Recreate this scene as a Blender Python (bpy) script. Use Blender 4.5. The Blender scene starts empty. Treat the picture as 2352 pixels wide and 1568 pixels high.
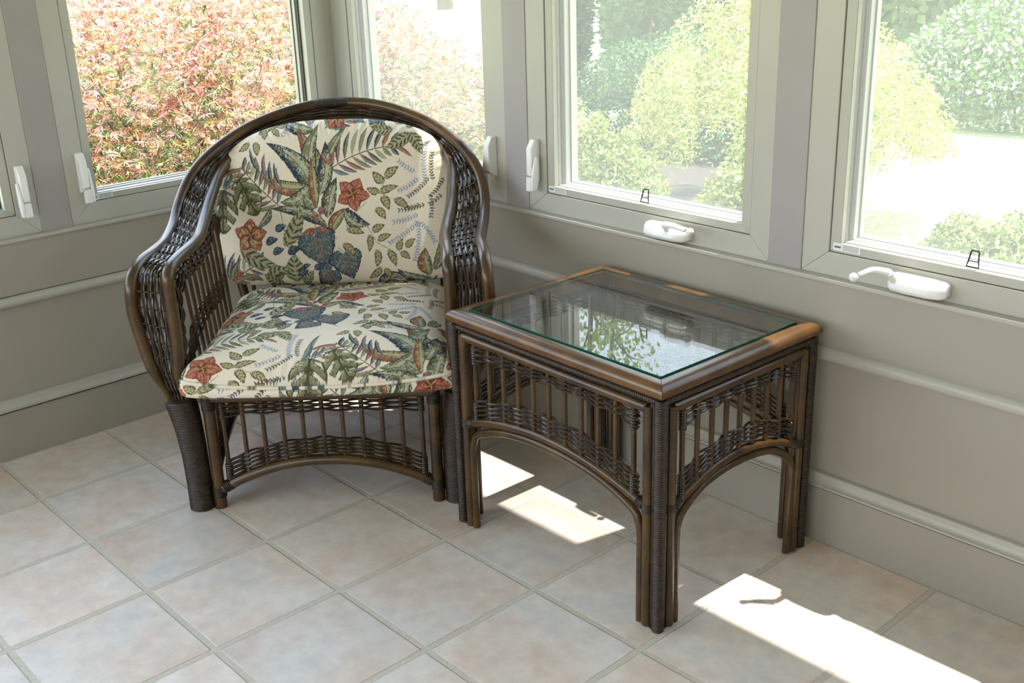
import bpy, bmesh, math
import numpy as np
from mathutils import Vector, Matrix

SC = bpy.context.scene
COL = SC.collection
PI = math.pi
rng = np.random.RandomState(11)

# ------------------------------------------------------------------ helpers
class MB:
    """collects verts / faces and links them as one mesh object"""
    def __init__(s):
        s.v = []; s.f = []; s.mi = []; s.n = 0
    def add(s, vs, fs, mi=0):
        o = s.n
        s.v.append(np.asarray(vs, float).reshape(-1, 3)); s.n += len(s.v[-1])
        for f in fs: s.f.append(tuple(i + o for i in f)); s.mi.append(mi)
    def box(s, a, b, mi=0, P=None):
        x0, y0, z0 = a; x1, y1, z1 = b
        vs = [(x0,y0,z0),(x1,y0,z0),(x1,y1,z0),(x0,y1,z0),(x0,y0,z1),(x1,y0,z1),(x1,y1,z1),(x0,y1,z1)]
        if P: vs = [P(*v) for v in vs]
        s.add(vs, [(0,3,2,1),(4,5,6,7),(0,1,5,4),(1,2,6,5),(2,3,7,6),(3,0,4,7)], mi)
    def prism(s, poly, ext, mi=0):
        """poly: 3D points of one face, ext: vector"""
        p = np.asarray(poly, float); n = len(p); q = p + np.asarray(ext, float)
        s.add(np.vstack([p, q]), [tuple(range(n))[::-1], tuple(range(n, 2*n))] + [(i, (i+1) % n, n+(i+1) % n, n+i) for i in range(n)], mi)
    def tube(s, pts, r, seg=8, closed=False, cap=True, mi=0, ell=None):
        p = np.asarray(pts, float); n = len(p)
        r = np.broadcast_to(np.asarray(r, float), (n,))
        if closed: t = np.roll(p, -1, 0) - np.roll(p, 1, 0)
        else: t = np.gradient(p, axis=0)
        t /= np.maximum(np.linalg.norm(t, axis=1, keepdims=True), 1e-9)
        a = np.array([0, 0, 1.]) if abs(t[0, 2]) < .9 else np.array([0, 1., 0])
        u = a - t[0] * (a @ t[0]); u /= np.linalg.norm(u)
        U = np.zeros((n, 3)); U[0] = u
        for i in range(1, n):
            u = u - t[i] * (u @ t[i]); u = u / max(np.linalg.norm(u), 1e-9); U[i] = u
        V = np.cross(t, U)
        th = np.arange(seg) * 2 * PI / seg
        ring = U[:, None, :] * np.cos(th)[None, :, None] + V[:, None, :] * np.sin(th)[None, :, None]
        if ell is not None: ring = ring * np.asarray(ell, float)
        vs = (p[:, None, :] + ring * r[:, None, None]).reshape(-1, 3)
        fs = []
        for i in range(n if closed else n - 1):
            b = i * seg; c = ((i + 1) % n) * seg
            for k in range(seg):
                k2 = (k + 1) % seg
                fs.append((b + k, b + k2, c + k2, c + k))
        if cap and not closed:
            fs.append(tuple(range(seg))[::-1]); fs.append(tuple((n-1)*seg + k for k in range(seg)))
        s.add(vs, fs, mi)
    def lathe(s, c, prof, seg=16, mi=0):
        """prof: (radius, z) list about a vertical axis at c"""
        n = len(prof); vs = []
        for r, z in prof:
            for k in range(seg):
                a = 2*PI*k/seg; vs.append((c[0]+r*math.cos(a), c[1]+r*math.sin(a), c[2]+z))
        fs = [(i*seg+k, i*seg+(k+1) % seg, (i+1)*seg+(k+1) % seg, (i+1)*seg+k) for i in range(n-1) for k in range(seg)]
        fs += [tuple(range(seg))[::-1], tuple((n-1)*seg+k for k in range(seg))]
        s.add(vs, fs, mi)
    def ball(s, c, r, mi=0, seg=14):
        s.lathe(c, [(max(r*math.sin(PI*i/8), r*.02), -r*math.cos(PI*i/8)) for i in range(9)], seg, mi)
    def build(s, name, mats, parent=None, smooth=40, bevel=0, recalc=True):
        me = bpy.data.meshes.new(name)
        me.from_pydata(np.vstack(s.v).tolist() if s.v else [], [], s.f)
        if not isinstance(mats, (list, tuple)): mats = [mats]
        for m in mats: me.materials.append(m)
        if len(mats) > 1: me.polygons.foreach_set('material_index', s.mi)
        if recalc:
            bm = bmesh.new(); bm.from_mesh(me); bmesh.ops.recalc_face_normals(bm, faces=bm.faces); bm.to_mesh(me); bm.free()
        if smooth:
            me.polygons.foreach_set('use_smooth', [True]*len(me.polygons))
            if smooth < 180: me.set_sharp_from_angle(angle=math.radians(smooth))
        o = bpy.data.objects.new(name, me); COL.objects.link(o)
        if parent: o.parent = parent
        if bevel:
            b = o.modifiers.new('bevel', 'BEVEL'); b.width = bevel; b.segments = 2; b.limit_method = 'ANGLE'; b.angle_limit = math.radians(50)
        return o

def tag(o, label=None, cat=None, group=None, kind=None):
    if label: o['label'] = label
    if cat: o['category'] = cat
    if group: o['group'] = group
    if kind: o['kind'] = kind
    return o

def empty(name, loc=(0, 0, 0), rz=0.):
    o = bpy.data.objects.new(name, None); COL.objects.link(o)
    o.location = loc; o.rotation_euler = (0, 0, rz); o.empty_display_size = .1
    return o

def spline(pts, n, closed=False):
    """Catmull-Rom through pts, resampled to n points of equal parameter along the chord length"""
    p = np.asarray(pts, float)
    if closed: p = np.vstack([p[-1], p, p[0], p[1]])
    else: p = np.vstack([2*p[0]-p[1], p, 2*p[-1]-p[-2]])
    out = []
    for i in range(1, len(p)-2):
        t = np.linspace(0, 1, 24, endpoint=False)[:, None]
        a, b, c, d = p[i-1], p[i], p[i+1], p[i+2]
        out.append(.5*((2*b)+(-a+c)*t+(2*a-5*b+4*c-d)*t*t+(-a+3*b-3*c+d)*t**3))
    out.append(p[-2][None])
    q = np.vstack(out)
    s = np.concatenate([[0], np.cumsum(np.linalg.norm(np.diff(q, axis=0), axis=1))])
    x = np.linspace(0, s[-1], n)
    return np.stack([np.interp(x, s, q[:, k]) for k in range(3)], 1)

def length(q): return float(np.linalg.norm(np.diff(q, axis=0), axis=1).sum())

def wicker(A, B, strands, K, r, amp, stakes=True, seg=5, rs=None, lift=None):
    """woven band between curves A and B (n,3): weavers run along, stakes across"""
    m = MB(); n = len(A); rs = rs or r
    tt = np.linspace(0, 1, n)
    tan = np.gradient((A+B)/2, axis=0); cr = np.cross(tan, A-B)
    cr /= np.maximum(np.linalg.norm(cr, axis=1, keepdims=True), 1e-9)
    jit = np.random.RandomState(strands*7+K)
    for j in range(strands):
        b = (j+.5)/strands
        ph = jit.uniform(-.12, .12)
        off = amp*np.sin(PI*(tt*K+j)+ph) 
        w = b + jit.uniform(-.1, .1)/strands*np.sin(tt*K*.7+j*2.1)
        P = A*(1-w)[:, None]+B*w[:, None]+cr*off[:, None]
        m.tube(P, r, seg)
    if stakes:
        for k in range(K):
            i = int(round((k+.5)/K*(n-1)))
            m.tube([A[i], A[i]*.5+B[i]*.5, B[i]], rs, 6)
    return m

def coil(path, r, pitch, ridge, seg=14, ell=None):
    """pole bound with round cane: ridged tube"""
    path = np.asarray(path, float); L = length(path); n = max(4, int(L/pitch))*4+1
    q = spline(path, n) if len(path) > 2 else np.linspace(path[0], path[1], n)
    k = np.arange(n)
    if np.ndim(r): r = np.interp(np.linspace(0, 1, n), np.linspace(0, 1, len(r)), r)
    rr = r + ridge*(np.abs(np.sin(PI*k/4))**.7-1)
    m = MB(); m.tube(q, rr, seg, ell=ell); return m

# ------------------------------------------------------------------ materials
def new_mat(name):
    m = bpy.data.materials.new(name); m.use_nodes = True
    nt = m.node_tree; nt.nodes.clear()
    out = nt.nodes.new('ShaderNodeOutputMaterial')
    return m, nt, out
def nd(nt, t, **kw):
    n = nt.nodes.new(t)
    for k, v in kw.items():
        if hasattr(n, k) and k not in n.inputs: setattr(n, k, v)
        else: n.inputs[k].default_value = v
    return n
def ln(nt, a, ao, b, bi): nt.links.new(a.outputs[ao], b.inputs[bi])
def principled(nt, out, rough=.5, col=(.5, .5, .5), spec=.5, coat=0.):
    p = nd(nt, 'ShaderNodeBsdfPrincipled')
    p.inputs['Base Color'].default_value = (*col, 1); p.inputs['Roughness'].default_value = rough
    p.inputs['Specular IOR Level'].default_value = spec
    if coat: p.inputs['Coat Weight'].default_value = coat; p.inputs['Coat Roughness'].default_value = .12
    ln(nt, p, 'BSDF', out, 'Surface'); return p
def ramp(nt, stops):
    r = nd(nt, 'ShaderNodeValToRGB'); e = r.color_ramp.elements
    while len(e) < len(stops): e.new(.5)
    for el, (p, c) in zip(e, stops): el.position = p; el.color = (*c, 1)
    return r
def coords(nt, scale=(1, 1, 1), out='Object'):
    c = nd(nt, 'ShaderNodeTexCoord'); m = nd(nt, 'ShaderNodeMapping'); m.inputs['Scale'].default_value = scale
    ln(nt, c, out, m, 'Vector'); return m
def noise(nt, vec, scale, detail=4, rough=.55):
    n = nd(nt, 'ShaderNodeTexNoise'); n.inputs['Scale'].default_value = scale; n.inputs['Detail'].default_value = detail; n.inputs['Roughness'].default_value = rough
    if vec: ln(nt, vec, 'Vector', n, 'Vector')
    return n
def bump(nt, src, so, p, strength=.2, dist=.002):
    b = nd(nt, 'ShaderNodeBump'); b.inputs['Strength'].default_value = strength; b.inputs['Distance'].default_value = dist
    ln(nt, src, so, b, 'Height'); ln(nt, b, 'Normal', p, 'Normal'); return b

def mat_plain(name, c0, c1, rough, scale=6., spec=.5, bs=0., bscale=80., coat=0.):
    m, nt, out = new_mat(name); p = principled(nt, out, rough, spec=spec, coat=coat)
    v = coords(nt); n = noise(nt, v, scale); r = ramp(nt, [(.3, c0), (.7, c1)])
    ln(nt, n, 'Fac', r, 'Fac'); ln(nt, r, 'Color', p, 'Base Color')
    if bs: n2 = noise(nt, v, bscale, 3); bump(nt, n2, 'Fac', p, bs, .001)
    return m

def mat_rattan(name, stops, rough=.3, coat=.35, scale=9., stretch=(1, 1, 1)):
    m, nt, out = new_mat(name); p = principled(nt, out, rough, spec=.5, coat=coat)
    v = coords(nt, stretch); n = noise(nt, v, scale, 6, .65); n2 = noise(nt, v, scale*14, 3, .6)
    mx = nd(nt, 'ShaderNodeMath', operation='MULTIPLY_ADD'); mx.inputs[1].default_value = .3
    ln(nt, n2, 'Fac', mx, 0); ln(nt, n, 'Fac', mx, 2)
    r = ramp(nt, stops); ln(nt, mx, 'Value', r, 'Fac'); ln(nt, r, 'Color', p, 'Base Color')
    bump(nt, n2, 'Fac', p, .12, .001)
    return m

M = {}
M['paint'] = mat_plain('wall_paint', (.335, .302, .252), (.355, .322, .268), .42, 3., bs=.05, bscale=120)
M['trim'] = mat_plain('trim_paint', (.42, .395, .345), (.45, .425, .37), .35, 4., bs=.04)
M['post'] = mat_plain('post_paint', (.335, .31, .30), (.36, .335, .325), .45, 5., bs=.08, bscale=90)
M['vinyl'] = mat_plain('window_vinyl', (.455, .44, .385), (.475, .46, .405), .33, 4.)
M['white'] = mat_plain('white_plastic', (.78, .77, .75), (.82, .81, .79), .3, 10.)
M['gasket'] = mat_plain('dark_gasket', (.03, .04, .035), (.05, .06, .055), .4, 20.)
M['grooveline'] = mat_plain('frame_gap', (.12, .12, .10), (.15, .15, .12), .7, 20.)
M['ceiling'] = mat_plain('ceiling_paint', (.68, .68, .65), (.72, .72, .69), .8, 2.)
M['black'] = mat_plain('black_plastic', (.012, .012, .011), (.02, .02, .018), .4, 20.)
M['label'] = mat_plain('label_paper', (.74, .74, .74), (.8, .8, .8), .5, 30.)
M['label_ink'] = mat_plain('label_print', (.36, .36, .38), (.5, .5, .52), .6, 900.)
M['label_head'] = mat_plain('label_heading', (.10, .10, .11), (.16, .16, .17), .6, 500.)
M['pole'] = mat_rattan('rattan_pole', [(.36, (.010, .0042, .0011)), (.54, (.036, .0165, .0034)), (.78, (.085, .042, .0085))], .30, .10)
M['rim'] = mat_rattan('rattan_rim', [(.36, (.036, .0140, .0030)), (.54, (.080, .034, .0070)), (.78, (.14, .064, .0125))], .3, .15, 12.)
M['weave'] = mat_rattan('wicker_weave', [(.35, (.007, .0034, .0017)), (.6, (.021, .0105, .0046)), (.85, (.052, .029, .013))], .28, .18, 40.)
M['binding'] = mat_rattan('cane_binding', [(.35, (.008, .0038, .0018)), (.6, (.019, .0092, .0038)), (.85, (.048, .025, .0095))], .42, .0, 60.)
M['deck'] = mat_plain('seat_light_block', (.05, .035, .025), (.08, .055, .04), .9, 60.)
M['bark'] = mat_plain('bark', (.07, .055, .042), (.15, .12, .09), .9, 14., bs=.6, bscale=30)
M['soil'] = mat_plain('mulch', (.035, .026, .019), (.075, .056, .042), .95, 20.)

def mat_glass(name, tint, ior=1.5):
    m, nt, out = new_mat(name)
    t = nd(nt, 'ShaderNodeBsdfTransparent'); t.inputs['Color'].default_value = (*tint, 1)
    g = nd(nt, 'ShaderNodeBsdfGlossy'); g.inputs['Roughness'].default_value = .004
    f = nd(nt, 'ShaderNodeFresnel'); ge = nd(nt, 'ShaderNodeNewGeometry')
    ii = nd(nt, 'ShaderNodeMapRange'); ii.inputs['To Min'].default_value = ior; ii.inputs['To Max'].default_value = 1/ior   # thin pane: same reflectance from both sides
    ln(nt, ge, 'Backfacing', ii, 'Value'); ln(nt, ii, 'Result', f, 'IOR')
    x = nd(nt, 'ShaderNodeMixShader')
    ln(nt, f, 'Fac', x, 'Fac'); ln(nt, t, 'BSDF', x, 1); ln(nt, g, 'BSDF', x, 2); ln(nt, x, 'Shader', out, 'Surface')
    return m
M['pane'] = mat_glass('window_glass', (.985, .995, .985))
M['tableglass'] = mat_glass('table_glass', (.95, .975, .96), 1.52)
M['glassedge'] = mat_plain('glass_edge', (.008, .075, .055), (.015, .12, .09), .12, 5.)
def mat_screen():
    m, nt, out = new_mat('insect_screen')
    v = coords(nt, (620, 620, 620))
    sx = nd(nt, 'ShaderNodeSeparateXYZ'); ln(nt, v, 'Vector', sx, 'Vector')
    t = nd(nt, 'ShaderNodeBsdfTransparent')
    d = nd(nt, 'ShaderNodeBsdfDiffuse'); d.inputs['Color'].default_value = (.52, .53, .52, 1)
    tr = nd(nt, 'ShaderNodeBsdfTranslucent'); tr.inputs['Color'].default_value = (.52, .53, .52, 1)
    a = nd(nt, 'ShaderNodeMixShader'); a.inputs['Fac'].default_value = .35
    ln(nt, d, 'BSDF', a, 1); ln(nt, tr, 'BSDF', a, 2)
    n = noise(nt, v, 1.0, 1); r = nd(nt, 'ShaderNodeMapRange'); r.inputs['To Min'].default_value = .13; r.inputs['To Max'].default_value = .34
    ln(nt, n, 'Fac', r, 'Value')
    x = nd(nt, 'ShaderNodeMixShader'); ln(nt, r, 'Result', x, 'Fac'); ln(nt, t, 'BSDF', x, 1); ln(nt, a, 'Shader', x, 2)
    ln(nt, x, 'Shader', out, 'Surface'); return m
M['screen'] = mat_screen()

TILE = .33
def mat_floor():
    m, nt, out = new_mat('floor_tiles'); p = principled(nt, out, .42, spec=.5)
    c = nd(nt, 'ShaderNodeTexCoord'); mp = nd(nt, 'ShaderNodeMapping')
    mp.inputs['Location'].default_value = (-.02, .015, 0); mp.inputs['Scale'].default_value = (1/TILE, 1/TILE, 1)
    ln(nt, c, 'Object', mp, 'Vector')
    sp = nd(nt, 'ShaderNodeSeparateXYZ'); ln(nt, mp, 'Vector', sp, 'Vector')
    # wavy tile edges
    nz = noise(nt, mp, 9., 3); 
    def edge(ch):
        f = nd(nt, 'ShaderNodeMath', operation='FRACT'); ln(nt, sp, ch, f, 0)
        s = nd(nt, 'ShaderNodeMath', operation='SUBTRACT'); s.inputs[1].default_value = .5; ln(nt, f, 'Value', s, 0)
        a = nd(nt, 'ShaderNodeMath', operation='ABSOLUTE'); ln(nt, s, 'Value', a, 0); return a
    ex, ey = edge('X'), edge('Y')
    mxx = nd(nt, 'ShaderNodeMath', operation='MAXIMUM'); ln(nt, ex, 'Value', mxx, 0); ln(nt, ey, 'Value', mxx, 1)
    wv = nd(nt, 'ShaderNodeMath', operation='MULTIPLY_ADD'); wv.inputs[1].default_value = .006; ln(nt, nz, 'Fac', wv, 0); ln(nt, mxx, 'Value', wv, 2)
    g = nd(nt, 'ShaderNodeMapRange'); g.inputs['From Min'].default_value = .4825; g.inputs['From Max'].default_value = .4855
    ln(nt, wv, 'Value', g, 'Value')
    dk = nd(nt, 'ShaderNodeMapRange'); dk.inputs['From Min'].default_value = .474; dk.inputs['From Max'].default_value = .483
    ln(nt, wv, 'Value', dk, 'Value')
    fl = nd(nt, 'ShaderNodeVectorMath', operation='FLOOR'); ln(nt, mp, 'Vector', fl, 0)
    wn = nd(nt, 'ShaderNodeTexWhiteNoise', noise_dimensions='3D'); ln(nt, fl, 'Vector', wn, 'Vector')
    # mottling, shifted per tile
    ad = nd(nt, 'ShaderNodeVectorMath', operation='MULTIPLY_ADD'); ad.inputs[1].default_value = (7.3, 5.1, 3.7)
    ln(nt, wn, 'Color', ad, 0); ln(nt, mp, 'Vector', ad, 2)
    n1 = noise(nt, ad, 1.6, 6, .6); n2 = noise(nt, ad, 7., 6, .62); n3 = noise(nt, mp, 60., 3, .7)
    r1 = ramp(nt, [(.30, (.66, .615, .59)), (.46, (.735, .645, .585)), (.58, (.725, .585, .505)), (.74, (.68, .52, .435))])
    ln(nt, n1, 'Fac', r1, 'Fac')
    r2 = ramp(nt, [(.3, (.86, .86, .86)), (.7, (1.06, 1.06, 1.06))]); ln(nt, n2, 'Fac', r2, 'Fac')
    mu = nd(nt, 'ShaderNodeMixRGB', blend_type='MULTIPLY'); mu.inputs['Fac'].default_value = 1
    ln(nt, r1, 'Color', mu, 'Color1'); ln(nt, r2, 'Color', mu, 'Color2')
    tv = nd(nt, 'ShaderNodeMapRange'); tv.inputs['To Min'].default_value = .90; tv.inputs['To Max'].default_value = 1.06; ln(nt, wn, 'Value', tv, 'Value')
    mu2 = nd(nt, 'ShaderNodeMixRGB', blend_type='MULTIPLY'); mu2.inputs['Fac'].default_value = 1
    ln(nt, mu, 'Color', mu2, 'Color1'); ln(nt, tv, 'Result', mu2, 'Color2')
    spk = ramp(nt, [(.27, (.55, .53, .5)), (.32, (1, 1, 1))]); ln(nt, n3, 'Fac', spk, 'Fac')
    mu3 = nd(nt, 'ShaderNodeMixRGB', blend_type='MULTIPLY'); mu3.inputs['Fac'].default_value = .8
    ln(nt, mu2, 'Color', mu3, 'Color1'); ln(nt, spk, 'Color', mu3, 'Color2')
    # dark worn rim of each tile, then grout
    n4 = noise(nt, mp, 30., 4, .7)
    dk2 = nd(nt, 'ShaderNodeMath', operation='MULTIPLY'); ln(nt, dk, 'Result', dk2, 0)
    n4r = nd(nt, 'ShaderNodeMapRange'); n4r.inputs['From Min'].default_value = .35; n4r.inputs['From Max'].default_value = .65; n4r.inputs['To Min'].default_value = .15; n4r.inputs['To Max'].default_value = .75
    ln(nt, n4, 'Fac', n4r, 'Value'); ln(nt, n4r, 'Result', dk2, 1)
    mr = nd(nt, 'ShaderNodeMixRGB'); mr.inputs['Color2'].default_value = (.24, .225, .20, 1)
    ln(nt, dk2, 'Value', mr, 'Fac'); ln(nt, mu3, 'Color', mr, 'Color1')
    gr = ramp(nt, [(.3, (.50, .44, .37)), (.7, (.64, .575, .49))]); ln(nt, n4, 'Fac', gr, 'Fac')
    mg = nd(nt, 'ShaderNodeMixRGB'); ln(nt, g, 'Result', mg, 'Fac'); ln(nt, mr, 'Color', mg, 'Color1'); ln(nt, gr, 'Color', mg, 'Color2')
    ln(nt, mg, 'Color', p, 'Base Color')
    ro = nd(nt, 'ShaderNodeMapRange'); ro.inputs['To Min'].default_value = .36; ro.inputs['To Max'].default_value = .85; ln(nt, g, 'Result', ro, 'Value'); ln(nt, ro, 'Result', p, 'Roughness')
    hh = nd(nt, 'ShaderNodeMath', operation='MULTIPLY_ADD'); hh.inputs[1].default_value = -1.; ln(nt, dk, 'Result', hh, 0)
    n2s = nd(nt, 'ShaderNodeMath', operation='MULTIPLY'); n2s.inputs[1].default_value = .35; ln(nt, n2, 'Fac', n2s, 0); ln(nt, n2s, 'Value', hh, 2)
    bump(nt, hh, 'Value', p, .5, .003)
    return m
M['floor'] = mat_floor()

def mat_attr(name, rough, transl=0., bs=0., spec=.3):
    """colour from the mesh's own colour attribute (leaf colours, woven pattern)"""
    m, nt, out = new_mat(name); p = principled(nt, out, rough, spec=spec)
    a = nd(nt, 'ShaderNodeVertexColor'); a.layer_name = 'Col'
    ln(nt, a, 'Color', p, 'Base Color')
    if transl:
        t = nd(nt, 'ShaderNodeBsdfTranslucent'); ln(nt, a, 'Color', t, 'Color')
        x = nd(nt, 'ShaderNodeMixShader'); x.inputs['Fac'].default_value = transl
        ln(nt, p, 'BSDF', x, 1); ln(nt, t, 'BSDF', x, 2); ln(nt, x, 'Shader', out, 'Surface')
    if bs:
        v = coords(nt, (1, 1, 1)); n = noise(nt, v, 900., 2); bump(nt, n, 'Fac', p, bs, .0006)
    return m
M['leaf'] = mat_attr('foliage', .45, .22)
M['tapestry'] = mat_attr('tapestry', .85, 0, .5, .15)
def mat_lawn():
    m, nt, out = new_mat('lawn_grass'); p = principled(nt, out, .8, spec=.2)
    v = coords(nt); n = noise(nt, v, .5, 6, .7); r = ramp(nt, [(.3, (.25, .28, .12)), (.55, (.34, .36, .16)), (.75, (.44, .44, .22))])
    ln(nt, n, 'Fac', r, 'Fac'); ln(nt, r, 'Color', p, 'Base Color')
    n2 = noise(nt, v, 25., 4); bump(nt, n2, 'Fac', p, .8, .03); return m
M['lawn'] = mat_lawn()
EXPOSURE, SKY, SUN = 0.35, 4.5, 17
# ---- tapestry pattern (shared: pasted into scene.py) ----
PAL=dict(bg=(228,215,196),od=(84,84,60),om=(126,125,96),ol=(168,165,136),nv=(56,66,80),tl=(92,110,114),ru=(148,84,66),pk=(184,126,106),pl=(110,80,98),lb=(150,162,186),tn=(188,170,124),sg=(184,188,170),br=(110,68,48))
PAL={k:(np.array(v)/255.0)**2.2 for k,v in PAL.items()}
class Cloth:
    def __init__(s,s0,s1,t0,t1,res):
        s.s0,s.t0,s.res=s0,t0,res
        s.w=int((s1-s0)/res)+1; s.h=int((t1-t0)/res)+1
        s.c=np.zeros((s.h,s.w,3))+PAL['bg']
        rng=np.random.RandomState(5)
        s.n=rng.rand(s.h,s.w)
        # smooth streak noise
        def blur(a,k,ax):
            c=np.cumsum(np.concatenate([a,a.take(range(k),axis=ax)],axis=ax),axis=ax)
            n=a.shape[ax]
            return (c.take(range(k,n+k),axis=ax)-c.take(range(0,n),axis=ax))/k
        s.m=blur(blur(s.n,7,0),3,1); s.m=(s.m-s.m.mean())/s.m.std()*.25+.5
    def box(s,x0,x1,y0,y1):
        i0=max(0,int((x0-s.s0)/s.res)); i1=min(s.w,int((x1-s.s0)/s.res)+2)
        j0=max(0,int((y0-s.t0)/s.res)); j1=min(s.h,int((y1-s.t0)/s.res)+2)
        if i1<=i0 or j1<=j0: return None
        X,Y=np.meshgrid(s.s0+np.arange(i0,i1)*s.res,s.t0+np.arange(j0,j1)*s.res)
        return X,Y,s.c[j0:j1,i0:i1],s.m[j0:j1,i0:i1],s.n[j0:j1,i0:i1]
    def leaf(s,x0,y0,x1,y1,W,cv=0.,st=0,ck='nv'):
        d=np.array([x1-x0,y1-y0]); L=np.hypot(*d); d=d/max(L,1e-6); n=np.array([-d[1],d[0]])
        pad=W/2+abs(cv)*L+.004
        b=s.box(min(x0,x1)-pad,max(x0,x1)+pad,min(y0,y1)-pad,max(y0,y1)+pad)
        if b is None: return
        X,Y,C,M,N=b
        tau=((X-x0)*d[0]+(Y-y0)*d[1])/L
        lat=(X-x0)*n[0]+(Y-y0)*n[1]-cv*L*4*tau*(1-tau)
        tc=np.clip(tau,0,1)
        pw=.75 if st!=3 else 1.0
        w=W/2*np.sin(np.pi*tc**pw)**.85+1e-5
        dl=lat/w+(M-.5)*(.14 if st==0 else .22); ad=np.abs(dl); ins=(tau>0)&(tau<1)&(ad<1)
        if not ins.any(): return
        P=PAL
        if st==0:   # big shaded blade
            col=np.where((dl>.1)[...,None],P['om'],P['ol'])
            k=np.sin(tc*26+dl*2.2+M*4)
            col=np.where((k>.45)[...,None],P['sg'] if ck!='ru' else P['tn'],col)
            col=np.where((dl+M*.9>.85)[...,None],P[ck],col)
            col=np.where(((dl<-.45)&(M>.52))[...,None],P['od'],col)
            col=np.where((tc+M*.3>1.0)[...,None],P[ck],col)
        elif st==1: # small leaf, tan with dark rim and rust tip
            col=np.where((np.abs(np.sin(tc*14-ad*3))>.75)[...,None],P['om'],P['tn']*.6+P['ol']*.4)
            col=np.where((tc>.82)[...,None],P['ru'],col)
            col=np.where((ad>.72)[...,None],P['od'],col)
        elif st==2: # herringbone striped leaf
            k=np.sin((tc*6.0-ad*1.1)*2*np.pi)
            col=np.where((k>.1)[...,None],P['od'],P['ol'])
            col=np.where((ad<.1)[...,None],P['ol'],col)
            col=np.where((ad>.85)[...,None],P['om'],col)
        elif st==3: # narrow blade of one colour
            col=np.where((dl>.15)[...,None],P[ck],P[ck]*.45+P['sg']*.4)
            col=np.where((ad>.75)[...,None],P[ck]*.8,col)
        elif st==4: # petal
            col=np.where((M>.56)[...,None],P['ru'],P['pk'])
            col=np.where((np.abs(dl)<.12)[...,None],P['ru'],col)
            col=np.where((ad>.74)[...,None],P['ru']*.75,col)
            if ck=='tn': col=np.where(((tc<.62)&(ad<.55)&(M<.55))[...,None],P['tn'],col)
            col=np.where((tc<.2)[...,None],P['br'],col)
        else:       # bud
            col=np.where((M>.5)[...,None],P[ck],P[ck]*.5+P['lb']*.5)
            col=np.where((ad>.7)[...,None],P[ck]*.8,col)
        C[ins]=col[ins]
        if st==0:
            rib=ins&(np.abs(lat)<.0011); C[rib]=P['od']
            rim=ins&(ad>.86); C[rim]=P['nv'] if ck!='ru' else P['od']
    def line(s,pts,r,ck):
        for (x0,y0),(x1,y1) in zip(pts[:-1],pts[1:]):
            b=s.box(min(x0,x1)-r,max(x0,x1)+r,min(y0,y1)-r,max(y0,y1)+r)
            if b is None: continue
            X,Y,C,M,N=b; dx,dy=x1-x0,y1-y0; L2=dx*dx+dy*dy+1e-12
            t=np.clip(((X-x0)*dx+(Y-y0)*dy)/L2,0,1)
            C[np.hypot(X-x0-t*dx,Y-y0-t*dy)<r]=PAL[ck]
    def flower(s,x,y,r,rot,ck):
        for k in range(5):
            a=rot+k*2*np.pi/5
            s.leaf(x,y,x+r*np.cos(a),y+r*np.sin(a),r*.84,0,4,ck)
        for k in range(9):
            a=k*.7
            s.line([(x,y),(x+r*.3*np.cos(a),y+r*.3*np.sin(a))],.001,'tn' if k%2 else 'br')
    def heart(s,x0,y0,x1,y1,W):
        # x0,y0 notch, x1,y1 tip
        d=np.array([x1-x0,y1-y0]); L=np.hypot(*d); d=d/L; n=np.array([-d[1],d[0]])
        b=s.box(x0-W-L,x0+W+L,y0-W-L,y0+W+L)
        if b is None: return
        X,Y,C,M,N=b
        u=((X-x0)*d[0]+(Y-y0)*d[1])/L; v=np.abs((X-x0)*n[0]+(Y-y0)*n[1])/(W/2)
        w=np.where(u<.12,np.sqrt(np.clip(1-((u-.12)/.34)**2,0,1)),np.clip(1-((np.clip(u,.12,1)-.12)/.88)**1.5,0,1))
        notch=(u<-.02)&(v<(-u)*1.3)
        e=v-w+(M-.5)*.12
        ins=(e<0)&(u>-.25)&(u<1)&~notch
        col=np.where((M+.5*np.exp(-((e+.1)/.16)**2)>.72)[...,None],PAL['nv']*.6+PAL['tl']*.4,PAL['tl'])
        col=np.where((M<.3)[...,None],PAL['tl']*.6+PAL['sg']*.4,col)
        col=np.where((e>-.1)[...,None],PAL['nv'],col)
        C[ins]=col[ins]
        s.line([(x0,y0),(x0+d[0]*L*.78,y0+d[1]*L*.78)],.0012,'ru')
        for k in (.1,.3,.48):
            for sg in (-1,1):
                p=np.array([x0,y0])+d*L*k
                e1=p+d*L*.13+n*sg*W*.26*(1-k*.7); e2=e1+d*L*.10+n*sg*W*.06
                s.line([tuple(p),tuple(e1),tuple(e2)],.0010,'pk')
    def frond(s,x0,y0,x1,y1,ln,n,cv,sh):
        d=np.array([x1-x0,y1-y0]); L=np.hypot(*d); d=d/L; nn=np.array([-d[1],d[0]])
        P=[np.array([x0,y0])+d*L*t+nn*cv*L*4*t*(1-t) for t in np.linspace(0,1,16)]
        s.line([tuple(p) for p in P],.0013,'od')
        cols=['om','nv','pl','ru','od','tl','ol','pl','om','ru','nv']
        for k in range(n):
            t=(k+.6)/n; p=np.array([x0,y0])+d*L*t+nn*cv*L*4*t*(1-t)
            tang=d*L+nn*cv*L*4*(1-2*t); tang/=np.hypot(*tang); nr=np.array([-tang[1],tang[0]])
            for sg in (1,-1):
                l=ln*(.62+.5*np.sin(np.pi*min(1,t+.15)))*(1 if sg>0 else .8)
                q=p+(tang*(.55+sh)+nr*sg)*l/np.hypot(.55+sh,1)
                s.leaf(p[0],p[1],q[0],q[1],ln*.17,.06*sg,3,cols[(k*2+(0 if sg>0 else 5))%11])
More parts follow.
